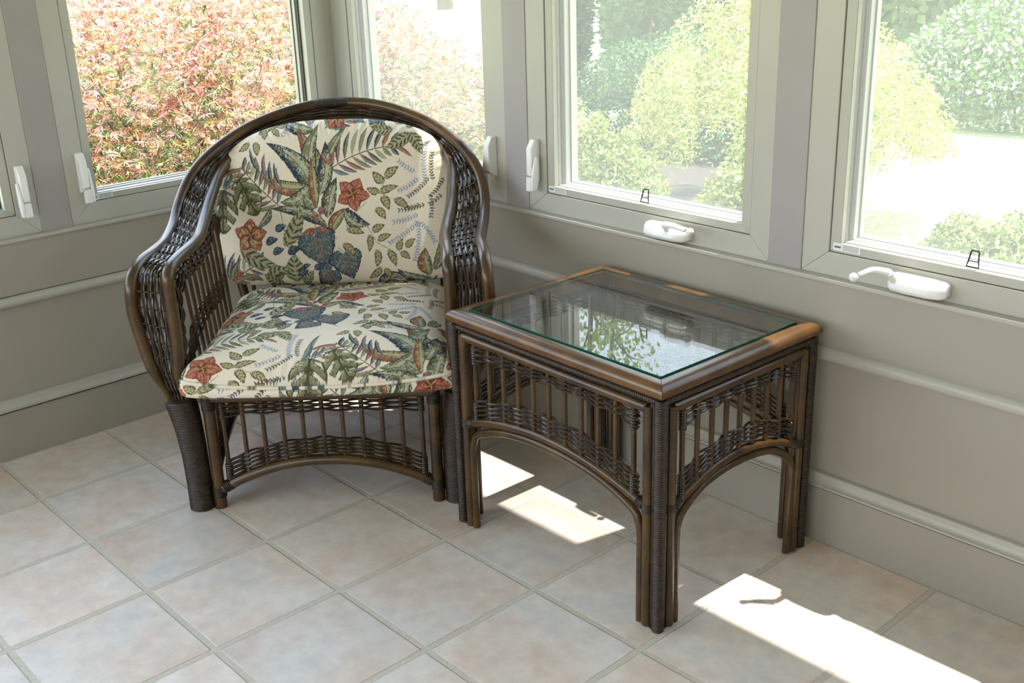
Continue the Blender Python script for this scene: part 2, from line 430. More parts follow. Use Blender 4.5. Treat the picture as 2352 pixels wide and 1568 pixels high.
    def sprig(s,x0,y0,x1,y1,ck):
        d=np.array([x1-x0,y1-y0]); L=np.hypot(*d); d=d/L; nn=np.array([-d[1],d[0]])
        P=[np.array([x0,y0])+d*L*t+nn*.06*L*4*t*(1-t) for t in np.linspace(0,1,10)]
        s.line([tuple(p) for p in P],.0006,ck)
        n=max(4,int(L/.0085))
        for k in range(n):
            t=(k+.5)/n; p=np.array([x0,y0])+d*L*t+nn*.06*L*4*t*(1-t)
            for sg in (1,-1):
                q=p+(d*.7+nn*sg*.8)*.0095
                s.leaf(p[0],p[1],q[0],q[1],.0042,0,5,ck)
                if ck=='lb' and k%2==0: s.line([tuple(q),tuple(q+d*.001)],.0009,'ru')
    def monstera(s,x,y,r,rot):
        d=np.array([np.cos(rot),np.sin(rot)]); nn=np.array([-d[1],d[0]])
        b=s.box(x-1.4*r,x+1.4*r,y-1.4*r,y+1.4*r)
        if b is None: return
        X,Y,C,M,N=b
        u=((X-x)*d[0]+(Y-y)*d[1])/r; v=((X-x)*nn[0]+(Y-y)*nn[1])/r
        av=np.abs(v); w=.8*np.sqrt(np.clip(1-((u+.05)/1.05)**2,0,1))*(1-.35*np.clip(u,0,1))
        ph=np.sin((u*1.0-av*.9)*9.5)
        cut=(ph>.55)&(av>.22)
        ins=(av<w)&~cut
        col=np.where(((ph+M*1.2)>.55)[...,None],PAL['od'],PAL['om'])
        col=np.where((M+.25*np.cos((u-av*.9)*9.5)<.22)[...,None],PAL['ol'],col)
        col=np.where((av>w-.08)[...,None],PAL['od'],col)
        col=np.where((av<.05)[...,None],PAL['od'],col)
        C[ins]=col[ins]
    def draw(s,mot,ox=0.,oy=0.):
        for m in mot:
            k=m[0]; a=m[1:]
            if k=='L': s.leaf(a[0]+ox,a[1]+oy,a[2]+ox,a[3]+oy,a[4],a[5],a[6],a[7] if len(a)>7 else 'nv')
            elif k=='F': s.flower(a[0]+ox,a[1]+oy,a[2],a[3],a[4])
            elif k=='H': s.heart(a[0]+ox,a[1]+oy,a[2]+ox,a[3]+oy,a[4])
            elif k=='P': s.frond(a[0]+ox,a[1]+oy,a[2]+ox,a[3]+oy,*a[4:])
            elif k=='S': s.sprig(a[0]+ox,a[1]+oy,a[2]+ox,a[3]+oy,a[4])
            elif k=='M': s.monstera(a[0]+ox,a[1]+oy,a[2],a[3])
            elif k=='T': s.line([(x+ox,y+oy) for x,y in a[0]],a[1],a[2])
MOTIFS=[
('T',[(0.0871,0.2401),(0.0444,0.206),(0.0219,0.1711),(0.0412,0.15)],0.0007,'od'),
('T',[(0.1392,0.2636),(0.1589,0.2503),(0.1892,0.2443)],0.0007,'om'),
('T',[(0.124,0.2641),(0.1408,0.2938),(0.1474,0.3238)],0.0007,'od'),
('T',[(0.027,0.1709),(0.0834,0.1741),(0.1111,0.117),(0.151,0.0951)],0.0007,'od'),
('T',[(0.0424,-0.0098),(0.0085,0.0277),(0.0169,0.0841),(-0.0075,0.1055)],0.0007,'od'),
('T',[(-0.1779,0.2387),(-0.1611,0.1107),(-0.1276,0.0735)],0.0007,'od'),
('T',[(-0.075,0.215),(-0.0709,0.1588),(-0.0721,0.1384)],0.001,'ru'),
('P',-0.1756,0.2361,-0.2912,0.3582,0.0775,9,0.02,0.1),
('P',-0.0267,0.337,0.1771,0.4078,0.0775,9,0.07,0.2),
('P',-0.3885,0.2811,-0.2718,0.3476,0.0465,6,-0.1,0.4),
('P',-0.3699,-0.0037,-0.2411,0.067,0.062,7,0.03,0.3),
('M',-0.2728,0.2646,0.0594,5.1416),
('M',-0.3602,0.2194,0.0646,4.6416),
('S',0.2389,0.3258,0.19,0.3624,'lb'),
('S',0.2681,0.2997,0.2759,0.4145,'lb'),
('S',0.2482,0.3079,0.1829,0.2723,'lb'),
('S',0.2431,0.1994,0.1655,0.179,'lb'),
('S',0.2421,0.179,0.1495,0.1157,'lb'),
('S',0.2396,0.1791,0.2236,0.0566,'lb'),
('S',0.2446,0.1764,0.2877,0.1111,'lb'),
('S',-0.164,0.4413,-0.1337,0.4799,'lb'),
('S',-0.0718,0.4655,-0.0799,0.4954,'lb'),
('S',0.2787,0.3094,0.2125,0.2536,'od'),
('S',0.2909,0.2989,0.2922,0.3841,'od'),
('S',0.2649,0.2291,0.1826,0.2141,'od'),
('S',0.2815,0.2589,0.2783,0.188,'od'),
('S',0.3243,0.3079,0.2813,0.2539,'od'),
('S',0.3171,0.2577,0.2751,0.2288,'od'),
('S',0.2496,0.2296,0.2135,0.2207,'od'),
('L',-0.0689,0.2705,-0.1171,0.4645,0.062,-0.12,0,'ru'),
('L',-0.0727,0.2908,-0.0507,0.4796,0.0491,0.1,0,'om'),
('L',-0.0411,0.3099,0.037,0.4743,0.031,0.08,0,'om'),
('L',-0.0664,0.2299,-0.2114,0.4279,0.0646,-0.16,0,'nv'),
('L',-0.0829,0.2911,-0.2237,0.3259,0.0465,0.12,0,'ru'),
('L',-0.08,0.2961,-0.1747,0.2487,0.0542,0.22,0,'om'),
('L',-0.0613,0.2298,-0.1045,0.2717,0.0362,0.1,0,'om'),
('L',-0.0352,0.1984,0.0,0.3186,0.0439,0.05,0,'od'),
('L',-0.0566,0.265,-0.0288,0.4269,0.0491,-0.06,0,'nv'),
('L',-0.0664,0.2299,-0.0746,0.3811,0.031,0,0,'ru'),
('L',-0.0368,0.173,-0.204,0.2294,0.0387,-0.1,0,'nv'),
('L',-0.204,0.2294,-0.2542,0.1701,0.0232,0.1,0,'tl'),
('L',-0.0303,0.1524,0.0353,0.2266,0.0362,0.1,0,'ru'),
('L',0.0196,0.2195,0.0946,0.1727,0.0439,-0.16,0,'nv'),
('L',-0.0189,0.1724,-0.0466,0.1376,0.0207,0,3,'ru'),
('L',-0.2339,0.3463,-0.2434,0.3892,0.0124,0.08,3,'ru'),
('L',-0.2107,0.3155,-0.215,0.3982,0.0124,0.08,3,'pl'),
('L',-0.227,0.3361,-0.2618,0.4147,0.0124,0.08,3,'nv'),
('L',-0.1893,0.2946,-0.1989,0.3752,0.0124,0.08,3,'nv'),
('L',-0.1806,0.2742,-0.1776,0.3545,0.0124,0.08,3,'ru'),
('L',-0.164,0.2938,-0.1866,0.3698,0.0124,0.08,3,'nv'),
('L',-0.365,0.3206,-0.2815,0.3529,0.0124,0.08,3,'ru'),
('L',-0.3565,0.3002,-0.3378,0.4097,0.0124,0.08,3,'tl'),
('L',-0.3471,0.2898,-0.3137,0.3289,0.0124,0.08,3,'tl'),
('L',-0.013,0.3541,-0.0434,0.3951,0.0124,0.08,3,'ru'),
('L',-0.008,0.3539,-0.0028,0.3987,0.0124,0.08,3,'ru'),
('L',0.167,0.4081,0.2309,0.3711,0.0124,0.08,3,'ru'),
('L',-0.1686,0.1135,-0.1122,0.2315,0.0491,-0.05,2,'nv'),
('L',-0.3119,0.1157,-0.1933,0.0525,0.0491,-0.1,2,'nv'),
('L',-0.1453,-0.0009,-0.1445,0.0895,0.062,0.02,2,'nv'),
('L',0.2268,0.4434,0.1515,0.4011,0.0387,0.05,2,'nv'),
('L',0.2244,0.4459,0.2615,0.3776,0.0362,0.05,2,'nv'),
('L',-0.2356,-0.0004,-0.1553,0.0435,0.0465,0.15,2,'nv'),
('L',0.1744,0.455,0.1145,0.4644,0.031,0.1,2,'nv'),
('F',0.0463,0.2667,0.0527,1.1,'pk'),
('F',-0.2747,0.1488,0.0542,1.5,'tn'),
('F',0.0004,0.4928,0.0362,0.4,'pk'),
('H',-0.0769,0.1437,-0.0396,0.0422,0.1214),
('H',0.0092,0.0844,0.0303,0.0036,0.1059),
('H',-0.0324,0.0342,-0.0764,-0.011,0.0775),
('L',-0.3622,-0.004,-0.3625,0.0917,0.0155,0.1,3,'om'),
('L',-0.3596,-0.004,-0.3284,0.1008,0.0145,0.1,3,'nv'),
('L',-0.3568,-0.0015,-0.3095,0.0796,0.0155,0.1,3,'od'),
('L',-0.3681,0.0196,-0.3877,0.0977,0.0176,0.1,3,'om'),
('L',-0.3718,0.0714,-0.3854,0.1591,0.0207,0.1,3,'od'),
('L',-0.344,-0.002,-0.2594,0.0263,0.0155,0.1,3,'om'),
('L',-0.2205,-0.0061,-0.1769,0.0287,0.0207,0.1,3,'od'),
('L',-0.3615,0.3656,-0.3809,0.2808,0.0176,0.1,3,'tl'),
('L',0.1039,-0.017,0.1882,0.0165,0.031,0.12,0,'nv'),
('L',-0.1846,-0.0099,-0.2436,0.0309,0.0362,0.1,2,'nv'),
('L',-0.1229,-0.012,-0.0889,0.0361,0.031,0.05,2,'nv'),
('L',-0.1955,0.162,-0.1596,0.1781,0.0228,0.1,5,'nv'),
('L',-0.2275,0.1216,-0.1894,0.1388,0.0242,0.1,5,'nv'),
('L',-0.2081,0.0906,-0.1721,0.1069,0.0228,0.1,5,'nv'),
('L',-0.1624,0.0901,-0.1201,0.1093,0.0269,0.1,5,'nv'),
('L',-0.1372,0.0217,-0.1032,0.0371,0.0215,0.1,5,'nv'),
('L',-0.0861,0.0386,-0.0544,0.053,0.0201,0.1,5,'nv'),
('L',-0.1213,0.0439,-0.0959,0.0555,0.0161,0.1,5,'nv'),
('L',-0.0705,0.1639,-0.1175,0.1502,0.0232,0.05,5,'ru'),
('L',-0.068,0.1639,-0.03,0.1575,0.0217,0.05,5,'ru'),
('L',-0.0753,0.2099,-0.0693,0.1843,0.0186,0.05,5,'ru'),
('L',-0.051,0.232,-0.0553,0.2042,0.0207,0.05,5,'ru'),
('L',-0.2956,0.0946,-0.2813,0.0787,0.0155,0.05,5,'ru'),
('L',0.1435,0.2963,0.1099,0.3325,0.0284,0.06,1,'nv'),
('L',0.1468,0.3112,0.1891,0.345,0.0269,0.06,1,'nv'),
('L',0.1268,0.2691,0.0894,0.2829,0.0238,0.06,1,'nv'),
('L',0.1267,0.2666,0.1862,0.2863,0.0227,0.06,1,'nv'),
('L',0.1339,0.2587,0.1545,0.215,0.0258,0.06,1,'nv'),
('L',0.1715,0.2474,0.2134,0.2181,0.0258,0.06,1,'nv'),
('L',0.1142,0.224,0.1429,0.1874,0.0258,0.06,1,'nv'),
('L',0.0213,0.1609,0.0768,0.1463,0.0248,0.06,1,'nv'),
('L',0.1001,0.1506,0.1395,0.1712,0.0238,0.06,1,'nv'),
('L',0.1139,0.122,0.1584,0.141,0.0217,0.06,1,'nv'),
('L',0.092,0.1432,0.0865,0.0895,0.0207,0.06,1,'nv'),
('L',0.0086,0.1178,0.0448,0.0781,0.0258,0.06,1,'nv'),
('L',0.1125,0.0964,0.107,0.0399,0.0238,0.06,1,'nv'),
('L',0.1458,0.0953,0.1662,0.0405,0.0248,0.06,1,'nv'),
('L',0.1763,0.0891,0.191,0.1271,0.0217,0.06,1,'nv'),
('L',0.1999,0.0986,0.2294,0.1258,0.0217,0.06,1,'nv'),
('L',0.1813,0.0864,0.211,0.0622,0.0207,0.06,1,'nv'),
('L',0.1224,0.0394,0.0793,0.0046,0.0227,0.06,1,'nv'),
('L',0.1299,0.0365,0.1462,0.0023,0.0227,0.06,1,'nv'),
('L',-0.2632,0.4296,-0.2979,0.4034,0.0207,0.06,1,'nv'),
('L',-0.2454,0.4315,-0.2384,0.389,0.0238,0.06,1,'nv'),
('L',-0.2226,0.4679,-0.2149,0.4355,0.0207,0.06,1,'nv'),
('L',-0.1925,0.467,-0.1689,0.4439,0.0186,0.06,1,'nv'),
('L',-0.1515,0.478,-0.1819,0.474,0.0134,0.06,1,'nv'),
('L',0.2746,-0.0098,0.1684,0.0326,0.0362,0.12,0,'nv'),
('L',0.2651,0.0087,0.2588,0.0966,0.0465,0.1,0,'ru'),
('L',0.2838,0.0236,0.3005,0.1106,0.031,-0.1,0,'om'),
('L',0.1005,0.4846,0.1453,0.4757,0.0186,0.1,5,'tl'),
('L',0.0505,0.4912,0.09,0.4775,0.0186,0.1,5,'tl')]
# ------------------------------------------------------------------ camera, sky, sun
F_PX = 2568.084902; YAW, PITCH, ROLL = math.radians(137.96669955), math.radians(20.42422398), math.radians(-1.88485744)
CAM = Vector(((10.05532464+.02)*TILE, (-2.70105105-4.015)*TILE, 4.47535849*TILE))
def make_camera():
    cd = bpy.data.cameras.new('camera'); cam = bpy.data.objects.new('camera', cd); COL.objects.link(cam)
    f = Vector((math.cos(YAW)*math.cos(PITCH), math.sin(YAW)*math.cos(PITCH), -math.sin(PITCH)))
    r = Vector((math.sin(YAW), -math.cos(YAW), 0)); u = r.cross(f)
    r2 = math.cos(ROLL)*r + math.sin(ROLL)*u; u2 = -math.sin(ROLL)*r + math.cos(ROLL)*u
    mt = Matrix((r2, u2, -f)).transposed().to_4x4(); mt.translation = CAM
    cam.matrix_world = mt
    cd.sensor_width = 36; cd.lens = F_PX/2352*36; cd.clip_start = .05; cd.clip_end = 300
    SC.camera = cam
make_camera()
SC.view_settings.view_transform = 'Standard'; SC.view_settings.look = 'None'; SC.view_settings.gamma = 1
SC.view_settings.exposure = EXPOSURE
SC.view_settings.use_curve_mapping = False
SC.cycles.use_denoising = True
SC.cycles.max_bounces = 8; SC.cycles.diffuse_bounces = 5; SC.cycles.transparent_max_bounces = 20; SC.cycles.glossy_bounces = 4
SC.cycles.use_adaptive_sampling = True; SC.cycles.adaptive_threshold = .06; SC.cycles.caustics_reflective = False; SC.cycles.caustics_refractive = False
SC.cycles.sample_clamp_indirect = 6.0
w = bpy.data.worlds.new('sky'); SC.world = w; w.use_nodes = True
nt = w.node_tree; nt.nodes.clear()
wo = nd(nt, 'ShaderNodeOutputWorld'); bg = nd(nt, 'ShaderNodeBackground'); bg.inputs['Strength'].default_value = SKY
tc = nd(nt, 'ShaderNodeTexCoord'); sx = nd(nt, 'ShaderNodeSeparateXYZ'); ln(nt, tc, 'Generated', sx, 'Vector')
rp = ramp(nt, [(0., (.55, .60, .55)), (.02, (.98, 1.0, 1.0)), (.25, (.80, .90, 1.0)), (.7, (.55, .72, 1.0))])
ln(nt, sx, 'Z', rp, 'Fac'); ln(nt, rp, 'Color', bg, 'Color'); ln(nt, bg, 'Background', wo, 'Surface')
sd = bpy.data.lights.new('sun', 'SUN'); sun = bpy.data.objects.new('sun', sd); COL.objects.link(sun)
sd.energy = SUN; sd.angle = math.radians(.6); sd.color = (1, .955, .87)
sun.rotation_euler = Vector((-.085, -.36, -1)).to_track_quat('-Z', 'Y').to_euler()

# ------------------------------------------------------------------ room shell
XE, YE, ZC = 4.4, -4.7, 2.45
def struct(o, label, cat=None): return tag(o, label, cat, None, 'structure')
m = MB(); m.box((-.12, YE, -.1), (XE, .12, 0)); struct(m.build('floor', M['floor']), 'floor of square mottled beige and pink ceramic tiles with pale grout', 'floor')
m = MB(); m.box((-.45, YE, ZC), (XE, .44, ZC+.12)); struct(m.build('ceiling', M['ceiling']), 'plain white ceiling of the sunroom above the windows', 'ceiling')

PR = lambda a, d, z: (a, d, z)          # right-hand wall: a = +X from the corner, d = outward (+Y)
PL = lambda a, d, z: (-d, -a, z)        # left-hand wall: a = -Y from the corner, d = outward (-X)
LA = -YE
def wall(name, P, a1, zs, label):
    m = MB()
    m.box((-.0, 0, 0), (a1, .12, .515), P=P)                       # panel below the rail
    m.box((-.0, -.008, .50), (a1, .12, zs), P=P)                   # flat apron board under the sills
    m.box((-.0, .012, 2.04), (a1, .12, ZC), P=P)                   # header above the windows
    struct(m.build(name, M['paint'], bevel=.002), label, 'wall')
wall('wall_right', PR, XE, .684, 'greige painted wall under the windows right of the corner')
wall('wall_left', PL, LA, .664, 'greige painted wall under the window left of the corner')
m = MB(); m.box((XE, YE, 0), (XE+.12, .12, ZC)); struct(m.build('wall_light_block', M['paint']), 'added unseen wall behind the viewer that cuts the ambient light', 'wall')  # unseen wall, added to cut the ambient light from behind
m = MB(); m.box((-.12, YE-.12, 0), (XE, YE, .664)); m.box((-.12, YE-.12, 2.04), (XE, YE, ZC)); m.box((2.1, YE-.12, .66), (2.25, YE, 2.05)); struct(m.build('wall_end', M['paint']), 'added end wall behind the viewer, left open in the middle to let light in', 'wall')  # unseen wall, added with open gaps so light reaches the right-hand wall
def ledge(name, P, a1, z, label):
    m = MB(); m.box((0, -.014, z-.012), (a1, .02, z), P=P); struct(m.build(name, M['trim'], bevel=.003), label, 'window sill')
ledge('trim_1', PR, XE, .686, 'narrow ledge along the foot of the right-hand windows')
ledge('trim_2', PL, LA, .666, 'narrow ledge along the foot of the left-hand windows')
def moulding(name, P, a1, prof, label):
    """profile (d,z) swept along the wall"""
    m = MB(); n = len(prof)
    vs = [P(0, d, z) for d, z in prof] + [P(a1, d, z) for d, z in prof]
    m.add(vs, [(i, (i+1) % n, n+(i+1) % n, n+i) for i in range(n)] + [tuple(range(n)), tuple(range(n, 2*n))[::-1]])
    return struct(m.build(name, M['trim'], smooth=35), label, 'moulding')
def halfround(zc, r, dep):
    return [(.0, zc-r)] + [(-dep*math.cos(t), zc+r*math.sin(t)) for t in np.linspace(-PI/2, PI/2, 11)] + [(.0, zc+r)]
def cove(z0, z1, dep):
    return [(0, z0), (-.012, z0), (-.012-dep, z0+.006), (-.012-dep, z0+.011)] + [(-.010-dep*(1-math.sin(t)), z0+.012+(z1-z0-.014)*(1-math.cos(t))) for t in np.linspace(.05, PI/2, 8)] + [(-.006, z1), (0, z1)]
moulding('trim_3', PR, XE, halfround(.499, .0185, .022), 'half-round chair rail moulding on the right-hand wall behind the table')
moulding('trim_4', PL, LA, halfround(.482, .0165, .022), 'half-round chair rail moulding on the left-hand wall')
moulding('trim_5', PR, XE, cove(.149, .188, .012), 'cove moulding capping the baseboard of the right-hand wall')
moulding('trim_6', PL, LA, cove(.151, .188, .012), 'cove moulding capping the baseboard of the left-hand wall')
def board(name, P, a1, z, label):
    m = MB(); m.box((0, -.012, 0), (a1, .01, z), P=P); struct(m.build(name, M['paint']), label, 'baseboard')
board('baseboard_right', PR, XE, .146, 'tall flat greige baseboard along the right-hand wall')
board('baseboard_left', PL, LA, .148, 'tall flat greige baseboard along the left-hand wall')
def post(name, P, a0, a1, z, label):
    m = MB(); m.box((a0, .008, z), (a1, .13, 2.05), P=P); struct(m.build(name, M['post'], bevel=.002), label, 'post')
post('trim_7', PR, .856, .954, .684, 'flat grey post between the corner window and the middle window')
post('trim_8', PR, 1.80, 1.894, .684, 'flat grey post between the middle window and the rightmost window')
post('trim_9', PR, 2.74, 2.836, .684, 'flat grey post right of the rightmost window')
post('trim_10', PL, .980, 1.072, .664, 'flat grey post on the left-hand wall at the far left')
post('trim_11', PL, 2.04, 2.13, .664, 'flat grey post further along the left-hand wall')
m = MB(); m.box((-.12, .010, .66), (.016, .12, 2.05)); m.box((-.12, -.016, .66), (-.010, .012, 2.05))
struct(m.build('trim_12', M['vinyl'], bevel=.002), 'cream corner post where the two window walls meet', 'post')

# ------------------------------------------------------------------ windows
def ring(m, o, i, d0, d1, P, mi=0, gap=.0002):
    """mitred rectangular ring, o / i = (a0, a1, z0, z1)"""
    A0, A1, Z0, Z1 = o; a0, a1, z0, z1 = i; g = gap
    for q in ([(A0, Z0+g), (a0, z0+g), (a0, z1-g), (A0, Z1-g)], [(A1, Z0+g), (a1, z0+g), (a1, z1-g), (A1, Z1-g)],
              [(A0+g, Z0), (A1-g, Z0), (a1-g, z0), (a0+g, z0)], [(A0+g, Z1), (A1-g, Z1), (a1-g, z1), (a0+g, z1)]):
        f = [P(a, d0, z) for a, z in q]; b = [P(a, d1, z) for a, z in q]
        m.add(f + b, [(0, 1, 2, 3), (7, 6, 5, 4)] + [(k, (k+1) % 4, 4+(k+1) % 4, 4+k) for k in range(4)])

def make_window(name, P, a0, a1, zf, o0, o1, zs, zo, label, screen=True, zt=2.045):
    """a0..a1 frame, o0..o1 glass opening, zf frame foot, zs sash foot, zo opening foot"""
    root = empty(name, P((a0+a1)/2, 0, zf)); struct(root, label, 'window'); off = Vector(root.location)
    Q = lambda a, d, z: tuple(Vector(P(a, d, z)) - off)
    sw = .027; ti = zt-(zo-zf)
    m = MB(); ring(m, (a0, a1, zf, zt), (o0-sw-.0015, o1+sw+.0015, zs-.0015, ti+sw+.0015), .010, .115, Q)
    m.build('frame', M['vinyl'], root, bevel=.0015)
    m = MB(); ring(m, (o0-sw, o1+sw, zs, ti+sw), (o0, o1, zo-.006, ti), .013, .030, Q)
    s = m.build('sash', M['vinyl'], root, bevel=.0015)
    m = MB(); ring(m, (o0-sw-.004, o1+sw+.004, zs-.004, ti+sw+.004), (o0-.002, o1+.002, zo-.004, ti+.002), .0295, .112, Q)
    m.build('casement', M['vinyl'], root)
    m = MB(); ring(m, (o0-.003, o1+.003, zo-.006, ti+.003), (o0+.007, o1-.007, zo-.001, ti-.008), .055, .078, Q)
    m.build('glazing_bead', M['vinyl'], root, bevel=.001)
    m = MB(); ring(m, (o0-.001, o1+.001, zo-.006, ti+.001), (o0+.003, o1-.003, zo-.0045, ti-.003), .044, .050, Q)
    ring(m, (o0+.004, o1-.004, zo-.002, ti-.004), (o0+.0095, o1-.0095, zo+.0005, ti-.0095), .073, .0765, Q)
    m.build('gasket', M['gasket'], root)
    m = MB(); m.box((o0+.004, .080, zo-.004), (o1-.004, .084, ti-.004), P=Q); m.build('glass_pane', M['pane'], root)
    if screen:
        m = MB(); m.box((o0-.002, .0335, zo-.005), (o1+.002, .0340, ti+.002), P=Q); m.build('insect_screen', M['screen'], root)
    return root, Q

def lock(root, Q, a, z, side):
    """casement lock: housing with sloped top and a lever folded down along it; side = +1 lever towards +a"""
    w = .011
    m = MB(); pr = [(.010, 0.), (.010, .124), (-.010, .124), (-.026, .098), (-.026, .022), (-.016, .012)]
    f = [Q(a-w, d, z+h) for d, h in pr]; e = np.array(Q(a+w, 0, 0))-np.array(Q(a-w, 0, 0)); m.prism(f, e)
    h = m.build('lock_housing', M['white'], root, bevel=.003)
    def slab(b0, b1, pr):
        mm = MB(); f = [Q(b0, d, z+hh) for d, hh in pr]; mm.prism(f, np.array(Q(b1, 0, 0))-np.array(Q(b0, 0, 0))); return mm
    m = slab(a+side*(w+.0006), a+side*(w+.0085), [(-.004, .070), (-.012, .078), (-.018, .070), (-.030, .016), (-.030, -.022), (-.012, -.022), (-.004, .01)])
    l = m.build('lock_lever', M['white'], root, bevel=.0015)
    m = slab(a-side*w*.9, a+side*(w+.0004), [(-.014, .004), (-.0285, .018), (-.031, -.024), (-.015, -.026)])
    m.build('lever_tip', M['white'], l, bevel=.002)
def sticker(root, Q, a, z, side):
    m = MB(); L = .070*side
    def r(x0, x1, h0, h1, d, mi):
        m.add([Q(a+x0*L, d, z+h0), Q(a+x1*L, d, z+h0), Q(a+x1*L, d, z+h1), Q(a+x0*L, d, z+h1),
               Q(a+x0*L, .0128, z+h0), Q(a+x1*L, .0128, z+h0), Q(a+x1*L, .0128, z+h1), Q(a+x0*L, .0128, z+h1)],
              [(0, 1, 2, 3), (0, 1, 5, 4), (1, 2, 6, 5), (2, 3, 7, 6), (3, 0, 4, 7)], mi)
    r(0, 1, 0, .0175, .0122, 0); r(.05, .29, .006, .0105, .0119, 2)
    for k in range(4): r(.36, .94, .0022+k*.0036, .0046+k*.0036, .0119, 1)
    o = m.build('warning_label', [M['label'], M['label_ink'], M['label_head']], root, smooth=0)
def pull(root, Q, a, z):
    m = MB()
    pts = [Q(a-.0135, .020, z), Q(a-.0105, .023, z+.016), Q(a-.009, .026, z+.031), Q(a-.007, .0265, z+.034), Q(a+.007, .0265, z+.034), Q(a+.009, .026, z+.031), Q(a+.0105, .023, z+.016), Q(a+.0135, .020, z)]
    m.tube(pts, .0019, 7, closed=True); m.tube([Q(a-.0112, .022, z+.012), Q(a+.0112, .022, z+.012)], .0013, 6)
    m.build('screen_pull', M['black'], root)
def crank(root, Q, a0, a1, z, arm, knob):
    """operator cover from a0 to a1, folding arm through the points arm, round knob at its end"""
    m = MB(); s = 1 if a1 > a0 else -1; L = abs(a1-a0)
    st = [(0, .30, .012), (.03, .55, .016), (.10, .85, .019), (.35, 1, .020), (.75, .95, .0195), (.93, .8, .018), (1., .45, .014)]
    ringv = []
    for t, dd, h in st:
        a = a0+s*t*L; D = .034*dd
        ringv.append([Q(a, .0105, z-h), Q(a, -D*.8, z-h), Q(a, -D, z-h*.55), Q(a, -D*.86, z+h*.25), Q(a, -D*.45, z+h*.8), Q(a, .0105, z+h)])
    n = 6; vs = [p for r in ringv for p in r]
    fs = [(i*n+k, i*n+(k+1) % n, (i+1)*n+(k+1) % n, (i+1)*n+k) for i in range(len(st)-1) for k in range(n)]
    fs += [tuple(range(n)), tuple((len(st)-1)*n+k for k in range(n))]
    m.add(vs, fs); o = m.build('crank_cover', M['white'], root, bevel=.0015)
    m = MB(); q = spline([Q(*p) for p in arm], 14)
    m.tube(q, np.linspace(.0125, .0075, 14), 10, ell=(1, 1, .72)); m.tube([Q(arm[0][0], -.016, z), q[0]], .009, 10)
    h = m.build('crank_arm', M['white'], root)
    m = MB(); m.ball(Q(*knob), .0105); m.build('crank_knob', M['white'], h)

HW = .3285
w1, Q1 = make_window('window_1', PR, .016, .856, .686, .106, .762, .745, .771, 'casement window right beside the corner, behind the right shoulder of the armchair')
lock(w1, Q1, .806, .762, -1)
w2, Q2 = make_window('window_2', PR, .954, 1.800, .686, 1.057, 1.714, .744, .771, 'casement window above the glass table with its crank folded to the right')
lock(w2, Q2, .992, .774, 1); sticker(w2, Q2, 1.034, .749, 1); pull(w2, Q2, 1.392, .770)
crank(w2, Q2, 1.418, 1.566, .714, [(1.508, -.034, .738), (1.54, -.040, .742), (1.585, -.044, .739)], (1.600, -.045, .737))
w3, Q3 = make_window('window_3', PR, 1.894, 2.740, .686, 1.993, 2.640, .744, .771, 'rightmost casement window with its crank swung out to the left')
sticker(w3, Q3, 1.974, .749, 1); pull(w3, Q3, 2.303, .770)
crank(w3, Q3, 2.130, 2.268, .714, [(2.150, -.046, .742), (2.125, -.066, .747), (2.105, -.090, .738)], (2.098, -.100, .733))
w4, Q4 = make_window('window_4', PR, 2.836, 3.68, .686, 2.94, 3.58, .744, .771, 'casement window further along the right-hand wall')
w5, Q5 = make_window('window_5', PL, .016, .980, .666, .098, .888, .728, .752, 'large window left of the corner looking onto the red maple', screen=False)
lock(w5, Q5, .932, .757, -1); sticker(w5, Q5, .912, .7305, -1)
w6, Q6 = make_window('window_6', PL, 1.072, 2.040, .666, 1.166, 1.95, .728, .752, 'window at the far left edge, only its frame corner and lock showing', screen=False)
lock(w6, Q6, 1.112, .747, 1)
# ------------------------------------------------------------------ wicker armchair
chair = empty('armchair', (.9558-.011, -.7543-.009, 0), math.radians(48.06))
tag(chair, 'brown wicker armchair with botanical tapestry cushions in the corner', 'armchair')
OUT = [(.385,.008,.29),(.400,.015,.315),(.430,.0,.41),(.447,0,.49),(.459,0,.568),(.456,.002,.635),(.452,.03,.668),(.446,.09,.682),(.438,.17,.684),(.440,.28,.682),(.446,.40,.700),(.446,.49,.744),(.430,.56,.795),(.398,.615,.838),(.350,.675,.876),(.283,.735,.913),(.195,.785,.943),(.105,.825,.961),(0,.845,.967)]
INN = [(.345,.008,.29),(.352,.01,.315),(.366,0,.395),(.360,-.002,.45),(.358,-.002,.54),(.360,0,.62),(.358,.002,.662),(.356,.03,.680),(.350,.10,.688),(.343,.18,.690),(.343,.28,.694),(.352,.40,.722),(.354,.495,.757),(.350,.615,.802),(.315,.705,.842),(.240,.765,.876),(.155,.795,.900),(.075,.812,.911),(0,.817,.914)]
def both(c): return [(-x, y, z) for x, y, z in c] + [(x, y, z) for x, y, z in c[-2::-1]]
NB = 520
co = spline(both(OUT), NB); ci = spline(both(INN), NB)
# same parameter on both rails: resample half by control index
def param(c, n):
    P = both(c); q = []
    per = n//(len(P)-1)
    for i in range(len(P)-1):
        a = np.array(P[max(i-1, 0)]); b = np.array(P[i]); d = np.array(P[i+1]); e = np.array(P[min(i+2, len(P)-1)])
        t = np.linspace(0, 1, per, endpoint=False)[:, None]
        q.append(.5*((2*b)+(-a+d)*t+(2*a-5*b+4*d-e)*t*t+(-a+3*b-3*d+e)*t**3))
    q.append(np.array(P[-1])[None]); q = np.vstack(q)
    return q
po, pi_ = param(OUT, NB), param(INN, NB)
mid = (po+pi_)/2; s = np.concatenate([[0], np.cumsum(np.linalg.norm(np.diff(mid, axis=0), axis=1))])
x = np.linspace(0, s[-1], NB)
co = np.stack([np.interp(x, s, po[:, k]) for k in range(3)], 1); ci = np.stack([np.interp(x, s, pi_[:, k]) for k in range(3)], 1)
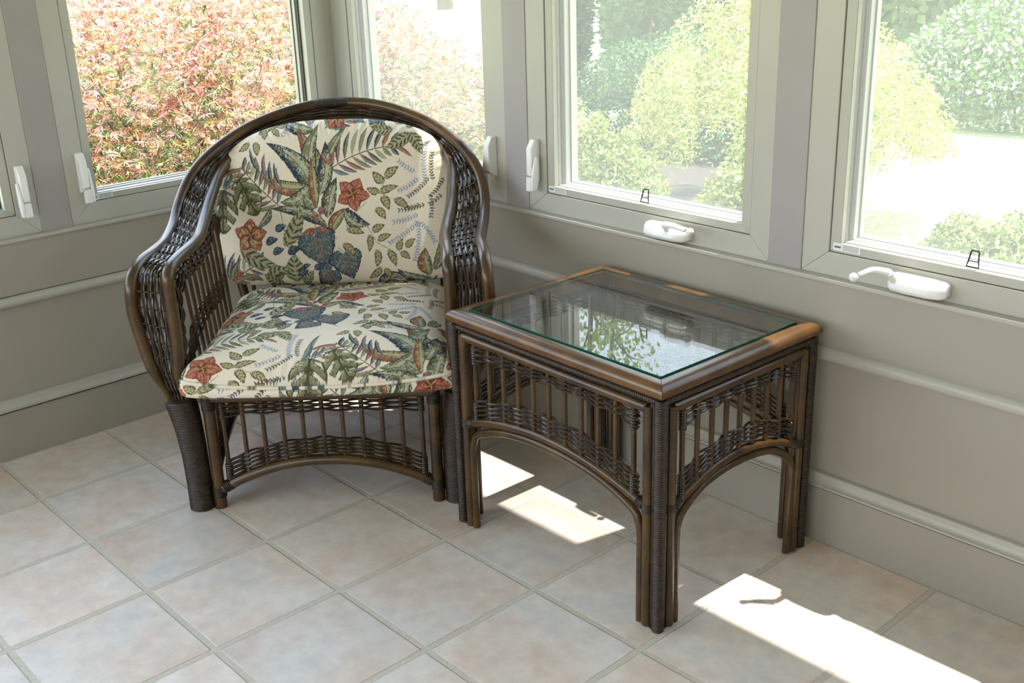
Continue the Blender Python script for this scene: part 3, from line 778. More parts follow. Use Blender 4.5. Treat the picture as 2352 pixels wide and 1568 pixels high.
def sm(q):
    for _ in range(3): q[1:-1] = q[1:-1]*.5+q[:-2]*.25+q[2:]*.25
    return q
co = sm(co); ci = sm(ci)
taper = np.clip(np.minimum(x, x[-1]-x)/.12, .55, 1)
m = MB(); m.tube(co, .0168*taper, 14); orail = m.build('outer_rail', M['pole'], chair, smooth=60)
m = MB(); m.tube(ci, .0165*taper, 14); irail = m.build('inner_rail', M['pole'], chair, smooth=60)
k0 = [i for i in range(NB) if -.085 < co[i, 0] < .030 and co[i, 2] > .9]
m = coil(co[k0], .0185, .0042, .0022); m.build('binding', M['binding'], orail, smooth=60)
A = co*.84+ci*.16; B = co*.16+ci*.84
m = wicker(A, B, 8, 66, .0037, .0042, rs=.0026); m.build('border_weave', M['weave'], chair, smooth=60)
# bound front legs
for sg in (-1, 1):
    path = [(sg*.352, 0, .0), (sg*.352, 0, .08), (sg*.3545, .001, .17), (sg*.362, .004, .25), (sg*.373, .008, .318)]
    m = coil(path, [.0325, .0325, .0335, .036, .041], .0047, .0016, 18, ell=(1.05, .95, 1)); m.build('leg', M['binding'], chair, smooth=60)
# inner front posts, seat rails
def pole(name, pts, r, mat='pole', parent=chair, seg=12, n=0):
    m = MB(); q = spline(pts, n or max(2, len(pts)*6)) if len(pts) > 2 else np.asarray(pts, float)
    m.tube(q, r, seg); return m.build(name, M[mat], parent, smooth=60)
for sg in (-1, 1):
    p = pole('front_post', [(sg*.300, 0, 0), (sg*.300, 0, .335)], .0165)
    m = coil([(sg*.300, 0, .032), (sg*.300, 0, .062)], .0195, .0045, .002); m.build('binding', M['binding'], p, smooth=60)
    m = coil([(sg*.300, 0, .290), (sg*.300, 0, .325)], .0190, .0045, .002); m.build('binding', M['binding'], p, smooth=60)
SR = pole('seat_rail', [(-.305, 0, .324), (.305, 0, .324)], .0145)
for a, b in (((-.315, .0, .324), (-.315, .66, .324)), ((.315, .0, .324), (.315, .66, .324)), ((-.315, .66, .324), (.315, .66, .324))): pole('seat_rail', [a, b], .0145)
for sg in (-1, 1):
    pole('rear_leg', [(sg*.315, .66, 0), (sg*.315, .66, .33)], .0170)
    pole('back_post', [(sg*.315, .655, .32), (sg*.355, .665, .52), (sg*.400, .625, .68), (sg*.432, .56, .785)], .0150, n=20)
m = MB(); m.box((-.30, .01, .326), (.30, .66, .333)); m.build('seat_light_block', M['deck'], chair)  # unseen dark seat deck, added so no light passes under the cushion
# front skirt
us = np.linspace(-.282, .282, 120)
def line3(zf, v=0.): return np.stack([us, np.full_like(us, v), zf(us)], 1)
arch = lambda u: .134-.078*(np.abs(u)/.29)**2.1
AR = pole('arch_rail', [(u, 0, float(arch(u))) for u in np.linspace(-.292, .292, 15)], .0150, n=60)
for sg in (-1, 1):
    m = coil([(sg*.262, 0, float(arch(.262))), (sg*.284, 0, float(arch(.284)))], .0172, .0045, .002); m.build('binding', M['binding'], AR, smooth=60)
us = np.linspace(-.272, .272, 120)
m = wicker(line3(lambda u: .201-.060*(np.abs(u)/.272)**2), line3(lambda u: .153-.071*(np.abs(u)/.272)**2.1), 9, 11, .0032, .0062, stakes=False); m.build('lower_weave', M['weave'], chair, smooth=60)
m = wicker(line3(lambda u: .308+0*u), line3(lambda u: .276-.010*(np.abs(u)/.272)**4), 5, 11, .0031, .0062, stakes=False); m.build('upper_weave', M['weave'], chair, smooth=60)
for k in range(11):
    u = -.2655+k*.0531
    pole('spindle', [(u, 0, float(arch(u))), (u, 0, .32)], .0062, seg=8)
for sg in (-1, 1):
    m = coil([(sg*.2655, 0, float(arch(.2655))+.014), (sg*.2655, 0, float(arch(.2655))+.062)], .0105, .0062, .002); m.build('binding', M['weave'], chair, smooth=60)
    m = coil([(sg*.2655, 0, .266), (sg*.2655, 0, .310)], .0100, .0062, .002); m.build('binding', M['weave'], chair, smooth=60)
# side skirts
for sg in (-1, 1):
    pole('arch_rail', [(sg*.315, v, .060+.085*(1-((v-.33)/.32)**2)) for v in np.linspace(.01, .65, 11)], .0125, n=40)
    vs = np.linspace(.04, .62, 90)
    c3 = lambda zf: np.stack([np.full_like(vs, sg*.315), vs, zf(vs)], 1)
    m = wicker(c3(lambda v: .200-.05*((v-.33)/.3)**2), c3(lambda v: .160-.075*((v-.33)/.3)**2), 7, 11, .0032, .006, stakes=False); m.build('lower_weave', M['weave'], chair, smooth=60)
    for k in range(9):
        v = .06+k*.068; pole('spindle', [(sg*.315, v, .075+.07*(1-((v-.33)/.32)**2)), (sg*.315, v, .32)], .006, seg=8)
pole('arch_rail', [(u, .66, .060+.08*(1-(u/.31)**2)) for u in np.linspace(-.31, .31, 11)], .0125, n=40)
# arm panels: wicker border, spindles, lower weave
for sg in (-1, 1):
    def c2(pts, n=120, off=0.): return spline([(sg*(u+off), v, z) for u, v, z in pts], n)
    a = c2([(.357,.018,.40),(.352,.020,.55),(.352,.026,.625),(.350,.055,.660),(.345,.11,.668),(.340,.18,.670),(.340,.28,.674),(.345,.37,.692),(.349,.45,.728)])
    b = c2([(.356,.050,.40),(.350,.054,.54),(.349,.062,.585),(.346,.085,.612),(.342,.13,.620),(.339,.18,.622),(.339,.28,.626),(.342,.37,.642),(.346,.45,.676)])
    m = wicker(a, b, 6, 15, .0036, .0052, rs=.003); m.build('arm_weave', M['weave'], chair, smooth=60)
    a = c2([(.356,.055,.345),(.353,.068,.415),(.351,.10,.470),(.350,.17,.505),(.349,.27,.515),(.349,.38,.520),(.349,.50,.520)])
    b = c2([(.357,.100,.340),(.354,.112,.390),(.353,.14,.420),(.352,.20,.440),(.352,.28,.450),(.352,.38,.450),(.352,.50,.450)])
    m = wicker(a, b, 7, 12, .0034, .0038, rs=.002); m.build('lower_weave', M['weave'], chair, smooth=60)
    for k in range(9):
        v = .085+k*.0475; zt = np.interp(v, [.05, .11, .28, .37, .48], [.64, .65, .66, .675, .72])
        pole('spindle', [(sg*.350, v+.09, .33), (sg*.345, v, float(zt))], .0055, seg=8)
    pole('arm_rail', [(sg*.354, .01, .335), (sg*.354, .60, .335)], .012)
# back lattice behind the cushion
for k in range(11):
    u = -.30+k*.06; zt = float(np.interp(abs(u), [0, .07, .15, .23, .30], [.912, .91, .90, .88, .845])); vt = float(np.interp(abs(u), [0, .07, .15, .23, .30], [.803, .797, .775, .74, .67]))
    pole('spindle', [(u, .66, .33), (u, max(vt, .665), .60), (u, vt, zt)], .0065, seg=8)
us = np.linspace(-.31, .31, 120)
m = wicker(np.stack([us, .775-.9*us**2, np.full_like(us, .80)], 1), np.stack([us, .745-.6*us**2, np.full_like(us, .62)], 1), 22, 14, .0032, .006, stakes=False); m.build('back_weave', M['weave'], chair, smooth=60)

# ------------------------------------------------------------------ cushions
CL = Cloth(-.50, .50, -.34, .62, .0008)
for ox, oy in ((-.34, -.47), (.34, -.47), (-.34, .47), (.34, .47), (0, 0)): CL.draw(MOTIFS, ox, oy)
def sample(s_, t_):
    i = np.clip(((s_-CL.s0)/CL.res).astype(int), 0, CL.w-1); j = np.clip(((t_-CL.t0)/CL.res).astype(int), 0, CL.h-1)
    return CL.c[j, i]
def star(poly, c, th):
    """radius of the closed outline about c in directions th"""
    p = spline([(x, y, 0) for x, y in poly], 900, closed=True)[:, :2]-np.array(c)
    a = np.arctan2(p[:, 1], p[:, 0]); r = np.hypot(p[:, 0], p[:, 1]); o = np.argsort(a); a = a[o]; r = r[o]
    return np.interp(th, np.concatenate([a-2*PI, a, a+2*PI]), np.tile(r, 3))
def disc_grid(nx, ny):
    X, Y = np.meshgrid(np.linspace(-1, 1, nx), np.linspace(-1, 1, ny))
    u = X*np.sqrt(1-Y*Y/2); v = Y*np.sqrt(1-X*X/2)
    r = np.hypot(u, v); th = np.arctan2(v, u)
    return r, th
def cloth_mesh(name, V, faces, C, parent, label):
    me = bpy.data.meshes.new(name); me.vertices.add(len(V)); me.vertices.foreach_set('co', V.astype(np.float32).ravel())
    nf = len(faces); me.loops.add(nf*4); me.polygons.add(nf)
    me.loops.foreach_set('vertex_index', faces.astype(np.int32).ravel()); me.polygons.foreach_set('loop_start', np.arange(nf, dtype=np.int32)*4)
    me.polygons.foreach_set('use_smooth', np.ones(nf, bool)); me.update(calc_edges=True); me.validate()
    ca = me.color_attributes.new('Col', 'FLOAT_COLOR', 'POINT')
    ca.data.foreach_set('color', np.hstack([C, np.ones((len(C), 1))]).astype(np.float32).ravel())
    me.materials.append(M['tapestry'])
    o = bpy.data.objects.new(name, me); COL.objects.link(o); o.parent = parent; o['label'] = label
    return o
def gridf(nx, ny, off=0, flip=False):
    i = np.arange(nx*ny).reshape(ny, nx)+off
    f = np.stack([i[:-1, :-1], i[:-1, 1:], i[1:, 1:], i[1:, :-1]], -1).reshape(-1, 4)
    return f[:, ::-1] if flip else f
def rim_idx(nx, ny, off=0):
    i = np.arange(nx*ny).reshape(ny, nx)+off
    return np.concatenate([i[0, :-1], i[:-1, -1], i[-1, :0:-1], i[:0:-1, 0]])
# seat cushion -----------------------------------------------------
so = [(0,-.050),(.2,-.048),(.30,-.043),(.342,-.034),(.356,-.018),(.350,.004),(.338,.035),(.334,.2),(.334,.48),(.330,.60),(.28,.655),(0,.665)]
so = so + [(-x_, y_) for x_, y_ in so[-2:0:-1]]
sc0 = (0, .28); nx, ny = 520, 460
r, th = disc_grid(nx, ny); R = star(so, sc0, th); u = sc0[0]+r*R*np.cos(th); v = sc0[1]+r*R*np.sin(th)
zp = .366+.022*(np.abs(u)/.35)**2.2
f = (1-np.clip(r, 0, 1)**4.2)**.5
wr = .0016*np.sin(th*46+3*np.sin(th*7))*np.clip((r-.8)/.15, 0, 1)*np.clip((1-r)/.05, 0, 1)
z = zp+(.466-zp)*f+wr+.003*np.sin(u*13+1)*np.sin(v*11)*f
V = np.stack([u.ravel(), v.ravel(), z.ravel()], 1)
# cloth runs over the crown: pattern length follows the drop at the front
dz = .466-z
C = sample(u, np.where(v < .25, v-.143-dz*.75, v-.143)).reshape(-1, 3)
F = [gridf(nx, ny)]; ri = rim_idx(nx, ny); nr = len(ri)
rows = 34; base = len(V); ru, rv, rz = u.ravel()[ri], v.ravel()[ri], z.ravel()[ri]
for k in range(1, rows+1):
    t = k/rows; bz = rz+(.338-rz)*t; ins = .010*np.sin(PI*t)-.012*max(0, (t-.8)/.2)**2
    d = np.stack([ru-sc0[0], rv-sc0[1]], 1); d /= np.linalg.norm(d, axis=1, keepdims=True)
    V = np.vstack([V, np.stack([ru+d[:, 0]*ins, rv+d[:, 1]*ins, bz], 1)])
    C = np.vstack([C, sample((ru-.285+.038+.34) % .68-.34, .268+(bz-.362))])
    a = (base+(k-2)*nr+np.arange(nr)) if k > 1 else ri
    b = base+k*nr-nr+np.arange(nr)
    F.append(np.stack([a, np.roll(a, -1), np.roll(b, -1), b], 1)[:, ::-1])
# underside
lr = base+(rows-1)*nr+np.arange(nr); ctr = len(V); V = np.vstack([V, [[0, .28, .336]]]); C = np.vstack([C, PAL['bg'][None]])
seat = cloth_mesh('seat_cushion', V, np.vstack(F), C, chair, 'plump tapestry seat cushion with a piped front edge')
pc = np.stack([ru, rv, rz], 1)[::4]
d = pc[:, :2]-np.array(sc0); d /= np.linalg.norm(d, axis=1, keepdims=True); pc[:, :2] += d*.003
def piping(name, pts, r, parent):
    m = MB(); m.tube(pts, r, 8, closed=True); o = m.build(name, M['tapestry'], parent, smooth=180)
    n = len(pts); ca = o.data.color_attributes.new('Col', 'FLOAT_COLOR', 'POINT')
    cc = sample(pts[:, 0]*1.0+.02, pts[:, 0]*0+.05+np.abs(pts[:, 1])*.3); cc = np.where((np.arange(n) % 9 < 4)[:, None], PAL['bg'], cc)
    ca.data.foreach_set('color', np.hstack([np.repeat(cc, 8, 0), np.ones((n*8, 1))]).astype(np.float32).ravel()); return o
piping('piping', pc, .0052, seat)
# back cushion -----------------------------------------------------
P0 = np.array([0, .575, .46]); P1 = np.array([0, .66, .93]); LT = np.linalg.norm(P1-P0); TD = (P1-P0)/LT; ND = np.array([0, -TD[2], TD[1]])
bo = [(.0, -.012), (.2, -.012), (.31, -.006), (.352, .010), (.376, .06)]
for k in range(13):
    q = k/12*PI/2; bo.append((.380*max(math.cos(q), 0)**(2/2.6), .25+.243*math.sin(q)**(2/2.6)))
bo = [(x_*.985, y_) for x_, y_ in bo] + [(-x_*1.015, y_) for x_, y_ in bo[-2:0:-1]]
bc = (0, .23); nx, ny = 560, 440
r, th = disc_grid(nx, ny); R = star(bo, bc, th); su = bc[0]+r*R*np.cos(th); tu = bc[1]+r*R*np.sin(th)
f = (1-np.clip(r, 0, 1)**4.5)**.5
up = np.clip((np.sin(th)+.25), 0, 1)
puck = (.0032*np.sin(th*58+2.5*np.sin(th*9))+.0018*np.sin(th*97))*np.clip((r-.82)/.12, 0, 1)*np.clip((1-r)/.03, 0, 1)*up
h = -.050+.062*f+.014*(1-r**2)+puck+.004*np.sin(su*9+.6)*np.cos(tu*10)*f
V = P0+su.ravel()[:, None]*np.array([1, 0, 0])+tu.ravel()[:, None]*TD+h.ravel()[:, None]*ND
C = sample(su, tu).reshape(-1, 3)
F = [gridf(nx, ny)]; n1 = len(V)
nx2, ny2 = 90, 70; r2, th2 = disc_grid(nx2, ny2); R2 = star(bo, bc, th2); s2 = bc[0]+r2*R2*np.cos(th2); t2 = bc[1]+r2*R2*np.sin(th2)
h2 = -.050-.075*(1-np.clip(r2, 0, 1)**3)**.5
V = np.vstack([V, P0+s2.ravel()[:, None]*np.array([1, 0, 0])+t2.ravel()[:, None]*TD+h2.ravel()[:, None]*ND])
C = np.vstack([C, sample(s2, t2).reshape(-1, 3)]); F.append(gridf(nx2, ny2, n1, True))
back = cloth_mesh('back_cushion', V, np.vstack(F), C, chair, 'round-topped tapestry back cushion with gathered edge')
# ------------------------------------------------------------------ glass-topped rattan side table
table = empty('side_table', (1.6215+.012, -.3155, 0), math.radians(-1.6))
tag(table, 'square rattan side table with inset glass top beside the armchair', 'table')
HX, HY = .355, .275
# rim: bull-nosed mitred frame
def mitred(m, hx, hy, prof):
    """prof: (inset from outer edge, z) closed profile swept round the rectangle, split at the mitres"""
    n = len(prof); cs = [(-1, -1), (1, -1), (1, 1), (-1, 1)]
    for e in range(4):
        a, b = cs[e], cs[(e+1) % 4]
        A = [(a[0]*(hx-i), a[1]*(hy-i), z) for i, z in prof]; B = [(b[0]*(hx-i), b[1]*(hy-i), z) for i, z in prof]
        dv = np.array([b[0]-a[0], b[1]-a[1], 0.]); dv /= np.linalg.norm(dv); g = dv*.0006
        A = np.array(A)+g; B = np.array(B)-g
        m.add(np.vstack([A, B]), [(i, (i+1) % n, n+(i+1) % n, n+i) for i in range(n)]+[tuple(range(n)), tuple(range(n, 2*n))[::-1]])
prof = [(.041, .588), (.036, .5905)] + [(.022-.022*math.sin(t)*1.0 if True else 0, .573+.0175*math.cos(t)) for t in np.linspace(0, PI, 12)] + [(.052, .5555), (.052, .5862), (.0405, .5862)]
m = MB(); mitred(m, HX+.003, HY+.003, prof); m.build('rim', M['rim'], table, smooth=40)
m = MB(); m.box((-HX+.0405, -HY+.0405, .5865), (HX-.0405, HY-.0405, .5928))
gl = m.build('glass_top', [M['tableglass'], M['glassedge']], table, smooth=0)
for p in gl.data.polygons: p.material_index = 0 if abs(p.normal.z) > .5 else 1
gl['label'] = 'clear inset glass pane with green edge'
# corner legs
LX, LY = .342, .262
def tp(name, pts, r, mat='pole', parent=table, seg=12, n=0):
    m = MB(); q = spline(pts, n or len(pts)*6) if len(pts) > 2 else np.asarray(pts, float)
    m.tube(q, r, seg); return m.build(name, M[mat], parent, smooth=60)
for sx, sy in ((1, -1), (-1, -1), (1, 1), (-1, 1)):
    m = coil([(sx*LX, sy*LY, 0), (sx*LX, sy*LY, .556)], .0140, .0053, .0013, 16)
    leg = m.build('leg', M['binding'], table, smooth=60)
    # half-round poles clustered at the corner
    for dx, dy, r_ in ((.0195, .003, .0065), (.003, .0195, .0065)):
        tp('corner_pole', [(sx*(LX-dx), sy*(LY-dy), .004), (sx*(LX-dx), sy*(LY-dy), .55)], r_, 'weave', leg, 8)
    tp('corner_pole', [(sx*(LX-.033), sy*LY, .003), (sx*(LX-.033), sy*LY, .535)], .0128, 'pole', leg)
    tp('corner_pole', [(sx*LX, sy*(LY-.033), .003), (sx*LX, sy*(LY-.033), .535)], .0128, 'pole', leg)
    m = MB(); m.lathe((sx*(LX-.012), sy*(LY-.012), -.0), [(.020, 0), (.020, .006), (.012, .008)], 12); m.build('foot_pad', M['black'], leg)

def apron(axis, sgn, half, off, nsp, step):
    """one side: bound rail, rail, arched weaves, spindles, two arches; axis 0 runs along x, 1 along y"""
    def W(a, z, o=0.): return (a, sgn*(off+o), z) if axis == 0 else (sgn*(off+o), a, z)
    ap = empty('apron'); ap.parent = table
    e = half
    m = coil([W(-e+.012, .549), W(e-.012, .549)], .0088, .0056, .0016, 12); m.build('bound_rail', M['binding'], ap, smooth=60)
    tp('rail', [W(-e+.035, .5285), W(e-.035, .5285)], .0118, 'pole', ap)
    i = e-.057                                                       # inner end of the panel
    k = .045
    ar = lambda a: .349-.047*(np.abs(a)/i)**2.0
    tp('arch_rail', [W(float(a), float(ar(a))) for a in np.linspace(-i-.010, i+.010, 17)], .0112, 'pole', ap, n=60)
    for s_ in (-1, 1):
        m = coil([W(s_*(i-.006), float(ar(i-.006))), W(s_*(i+.012), float(ar(i+.012)))], .0135, .0045, .0018, 10); m.build('binding', M['binding'], ap, smooth=60)
        m = coil([W(s_*(e-.033), .285), W(s_*(e-.033), .307)], .0150, .0045, .0016, 12); m.build('binding', M['binding'], ap, smooth=60)
    # bent pole: up one leg, over the arch, down the other
    f = i+.004
    pts = [W(-f, .003), W(-f, .12), W(-f, .215), W(-f+.006, .250), W(-f+.026, .277), W(-f*.62, .309), W(-f*.3, .324), W(0, .3275), W(f*.3, .324), W(f*.62, .309), W(f-.026, .277), W(f-.006, .250), W(f, .215), W(f, .12), W(f, .003)]
    tp('bent_pole', pts, .0100, 'pole', ap, n=110)
    aa = np.linspace(-i+.004, i-.004, 130)
    C3 = lambda zz, o=0.: np.stack([np.array(W(a, z, o)) for a, z in zip(aa, zz)])
    q = (np.abs(aa)/i)
    K = nsp
    m = wicker(C3(.411-.045*q**2), C3(.366-.050*q**2), 8, K, .0031, .0058, stakes=False); m.build('lower_weave', M['weave'], ap, smooth=60)
    m = wicker(C3(.514+0*q), C3(.492-.016*q**2-.006*q**8), 5, K, .0030, .0058, stakes=False); m.build('upper_weave', M['weave'], ap, smooth=60)
    for j in range(nsp):
        a = (j-(nsp-1)/2)*step
        tp('spindle', [W(a, float(ar(a))), W(a, .522)], .0063, 'pole', ap, 8)
    for s_ in (-1, 1):
        a = s_*(nsp-1)/2*step
        m = coil([W(a, .312), W(a, .362)], .0098, .0062, .002, 10); m.build('binding', M['weave'], ap, smooth=60)
        m = coil([W(a, .466), W(a, .514)], .0096, .0062, .002, 10); m.build('binding', M['weave'], ap, smooth=60)
for sg in (-1, 1):
    apron(0, sg, LX, LY, 11, .0532); apron(1, sg, LY, LX, 9, .0485)
# ------------------------------------------------------------------ garden
GZ = -.36
m = MB(); m.add([(-70, -60, GZ), (60, -60, GZ), (60, 80, GZ), (-70, 80, GZ)], [(0, 1, 2, 3)])
struct(m.build('ground', M['lawn'], recalc=False), 'sunny green lawn outside the windows', 'lawn')
m = MB()
def bed(cx, cy, rx, ry, z, sd, pw=2.):
    q = np.random.RandomState(sd); a = np.linspace(0, 2*PI, 90, endpoint=False); w_ = 1+.03*np.sin(a*7+q.rand()*6)+.02*np.sin(a*13+q.rand()*6)
    c_, s_ = np.cos(a), np.sin(a)
    m.add(np.stack([cx+rx*np.sign(c_)*np.abs(c_)**(2/pw)*w_, cy+ry*np.sign(s_)*np.abs(s_)**(2/pw)*w_, np.full(90, GZ+z)], 1), [tuple(range(90))])
bed(-2.25, -.2, 2.05, 3.3, .010, 1, 4.); bed(2.3, 1.25, 2.6, 1.05, .014, 2, 4.); bed(-2.3, 4.4, 1.6, 1.35, .018, 3)
struct(m.build('ground_bed', M['soil'], recalc=False), 'mulched planting bed against the house', 'planting bed')

def leaves_mesh(name, P, D, Wd, C, parent=None, mat='leaf'):
    """diamond leaves: base P, length vector D, half width vector Wd, colour C"""
    n = len(P); V = np.empty((n, 4, 3)); V[:, 0] = P; V[:, 1] = P+D*.45+Wd; V[:, 2] = P+D; V[:, 3] = P+D*.45-Wd
    me = bpy.data.meshes.new(name); me.vertices.add(n*4); me.vertices.foreach_set('co', V.astype(np.float32).ravel())
    me.loops.add(n*4); me.polygons.add(n); me.loops.foreach_set('vertex_index', np.arange(n*4, dtype=np.int32)); me.polygons.foreach_set('loop_start', np.arange(n, dtype=np.int32)*4)
    me.update(calc_edges=True)
    ca = me.color_attributes.new('Col', 'FLOAT_COLOR', 'POINT')
    ca.data.foreach_set('color', np.hstack([np.repeat(C, 4, 0), np.ones((n*4, 1))]).astype(np.float32).ravel())
    me.materials.append(M[mat]); o = bpy.data.objects.new(name, me); COL.objects.link(o)
    if parent: o.parent = parent
    return o
def unit(v): return v/np.maximum(np.linalg.norm(v, axis=-1, keepdims=True), 1e-9)
def lumps(p, f, seed):
    q = np.random.RandomState(seed); s = 0
    for _ in range(5): s = s+np.sin(p @ q.normal(size=3)*f+q.uniform(0, 6.28))
    return s/5
def blob(n, c, rad, seed, inner=.72, zmin=.03, f=5., thr=-.35, bump_=.10):
    """points in the outer shell of a lumpy ellipsoid, with gaps between the sprays"""
    q = np.random.RandomState(seed); d = unit(q.normal(size=(n, 3)))
    lr = 1+bump_*lumps(d, f, seed+3)
    s = inner+(1-inner)*q.rand(n)**.6
    p = np.array(c)+d*np.array(rad)*(s*lr)[:, None]
    keep = (p[:, 2] > zmin) & (lumps(p, f*1.6, seed+9) > thr)
    return p[keep], unit(d/np.array(rad))[keep], s[keep]
def pick(n, cols, w, q):
    w = np.array(w, float)
    i = q.choice(len(cols), n, p=w/w.sum()); c = np.array(cols)[i]
    return np.clip(c*q.uniform(.75, 1.25, (n, 1)), 0, .95)
def shrub(name, label, cat, c, rad, n, L, Wl, cols, wts, seed, fingers=1, spread=.5, droop=.5, out_=.6, branches=9, inner=.72, f=5., thr=-.35, bump_=.1, group=None, trunk=None, zmin=.03):
    root = empty(name, (c[0], c[1], GZ)); tag(root, label, cat, group); o = np.array(root.location)
    q = np.random.RandomState(seed); p, nr, s = blob(n, np.array(c)-o, rad, seed, inner, zmin, f, thr, bump_)
    k = len(p)
    d = unit(nr*out_+np.array([0, 0, -droop])+q.normal(size=(k, 3))*spread)
    Ps, Ds, Ws = [], [], []
    side = unit(np.cross(d, nr+q.normal(size=(k, 3))*.35))
    for j in range(fingers):
        a = 0 if fingers == 1 else (j/(fingers-1)-.5)*2.0
        dj = unit(d*math.cos(a)+side*math.sin(a)+q.normal(size=(k, 3))*.12)
        l = L*q.uniform(.7, 1.25, k)*(1-.35*abs(a))
        Ps.append(p); Ds.append(dj*l[:, None]); Ws.append(unit(np.cross(dj, nr+q.normal(size=(k, 3))*.5))*(Wl*q.uniform(.7, 1.2, k))[:, None])
    zr = (p[:, 2]-p[:, 2].min())/max(np.ptp(p[:, 2]), .01)
    C = pick(k, cols, wts, q) if not callable(cols) else cols(zr, q)
    leaves_mesh('foliage', np.vstack(Ps), np.vstack(Ds), np.vstack(Ws), np.tile(C, (fingers, 1)), root)
    m = MB(); cl = np.array(c)-o
    for b in range(branches):
        e = unit(q.normal(size=3)*np.array([1, 1, .5])+np.array([0, 0, .9])); e = cl+e*np.array(rad)*.82
        b0 = np.array([q.normal()*.05, q.normal()*.05, 0.]); md = (b0+e)/2+q.normal(size=3)*.06*max(rad)
        if e[2] < .05: continue
        m.tube(spline([b0, md, e], 10), np.linspace(.014, .004, 10)*max(1., rad[2]*.7), 6)
    if trunk: m.tube(spline([(0, 0, 0), (.05, .02, trunk[1]*.5), (0, 0, trunk[1])], 14), np.linspace(trunk[0], trunk[0]*.6, 14), 10)
    m.build('branches', M['bark'], root, smooth=60)
    return root

def maple_cols(zr, q):
    n = len(zr); red = np.array([(.47, .19, .145), (.62, .33, .27), (.52, .24, .11), (.30, .10, .075)]); grn = np.array([(.13, .17, .045), (.24, .26, .08), (.07, .10, .03), (.34, .25, .075)])
    pr = np.clip(-.24+1.25*zr+q.normal(size=n)*.05, 0, 1); r_ = q.rand(n) < pr
    c = np.where(r_[:, None], red[q.randint(0, 4, n)], grn[q.randint(0, 4, n)])
    return np.clip(c*q.uniform(.75, 1.3, (n, 1)), 0, .95)
shrub('japanese_maple', 'mound of feathery red laceleaf maple filling the window left of the corner', 'shrub', (-1.95, .62, GZ), (1.70, 1.95, 1.68), 100000, .060, .0032, maple_cols, None, 21, fingers=6, spread=.35, droop=.55, out_=.75, branches=16, f=6.5, thr=-.46, inner=.42, bump_=.08)
# broad-leaved green plant below the maple
def blades(name, label, cat, c, n, h, wd, cols, seed, sprd=.25, lean=.35, group=None):
    q = np.random.RandomState(seed); root = empty(name, (c[0], c[1], GZ)); tag(root, label, cat, group)
    ph = q.uniform(0, 2*PI, n); rr = sprd*np.sqrt(q.rand(n)); base = np.stack([rr*np.cos(ph), rr*np.sin(ph), np.zeros(n)+.0], 1)
    d = unit(np.stack([np.cos(ph)*lean*q.rand(n)*2, np.sin(ph)*lean*q.rand(n)*2, np.ones(n)], 1)); t0 = q.uniform(0, .82, n)*q.uniform(.8, 1., n)
    l = h*q.uniform(.03, .075, n); P = base+d*(h*t0)[:, None]; D = unit(d+q.normal(size=(n, 3))*.6)*l[:, None]
    W_ = unit(np.cross(D, q.normal(size=(n, 3))))*(wd*q.uniform(.7, 1.2, n))[:, None]
    leaves_mesh('foliage', P, D, W_, pick(n, cols, [1]*len(cols), q), root)
    m = MB()
    for k in range(0, n, 40): m.tube([base[k], base[k]+d[k]*h*.72], .003, 5)
    m.build('stems', M['bark'], root); return root
GR = [(.09, .20, .03), (.16, .30, .05), (.05, .11, .02)]
blades('leafy_plant', 'bright green leafy plant under the maple at the lower left of the window', 'plant', (-.74, -.52, 0), 2200, 1.20, .010, GR, 31, .15, .10)

LIME = [(.40, .42, .10), (.52, .52, .16), (.27, .32, .06), (.62, .59, .24)]
shrub('golden_cypress', 'large golden threadleaf cypress mound outside, seen through the middle and rightmost windows', 'shrub', (-.80, 3.85, GZ+.15), (1.12, 1.0, 1.28), 60000, .055, .0065, LIME, [3, 3, 2, 2], 41, fingers=2, spread=.45, droop=.75, out_=.7, f=5.5, thr=-.25, bump_=.12, zmin=.46)
shrub('golden_cypress', 'smaller golden threadleaf cypress mound, left of the larger one', 'shrub', (-1.95, 2.95, GZ+.05), (.55, .50, .70), 26000, .055, .0065, LIME, [3, 3, 2, 2], 43, fingers=2, spread=.45, droop=.75, out_=.7, f=6.5, thr=-.25, bump_=.12)
LIM2 = [(.24, .30, .06), (.31, .36, .09), (.16, .23, .04), (.40, .42, .14)]
for k, (cx, cy, rx, rz, lab) in enumerate(((-.24, 1.58, .42, .98, 'low lime green groundcover shrub just outside, at the left of the middle window'), (.66, 1.62, .42, .92, 'low lime green groundcover shrub just outside, at the right of the middle window'), (1.56, 1.72, .42, .80, 'low lime green groundcover shrub just outside the rightmost window'))):
    shrub('groundcover_shrub', lab, 'shrub', (cx, cy, GZ+.0), (rx, .42, rz), 26000, .040, .0075, LIM2, [3, 3, 2, 2], 51+k, fingers=2, spread=.5, droop=-.7, out_=.6, branches=5, f=8., thr=-.7, group='groundcover shrubs under the windows')
DG = [(.045, .11, .035), (.07, .16, .05), (.10, .20, .06), (.03, .08, .03)]
def conifer(name, label, c, rx, h, n, seed, cols=DG, group=None):
    return shrub(name, label, 'tree', (c[0], c[1], GZ+h*.45), (rx, rx, h*.62), n, .16, .022, cols, [1]*len(cols), seed, fingers=2, spread=.35, droop=-.9, out_=.5, branches=4, inner=.78, f=4., thr=-.3, group=group, trunk=(.10, h*.6))
G1 = 'tall dark evergreens behind the golden shrub'
conifer('arborvitae', 'tall dark green arborvitae at the left edge of the middle window', (-6.0, 7.0), .42, 2.4, 9000, 61, group=G1)
conifer('arborvitae', 'tall dark green arborvitae second from the left in the middle window', (-4.9, 7.2), .42, 2.6, 9000, 62, group=G1)
conifer('arborvitae', 'tall dark green arborvitae close behind the golden shrub in the middle window', (-3.85, 7.0), .42, 2.3, 9000, 63, group=G1)
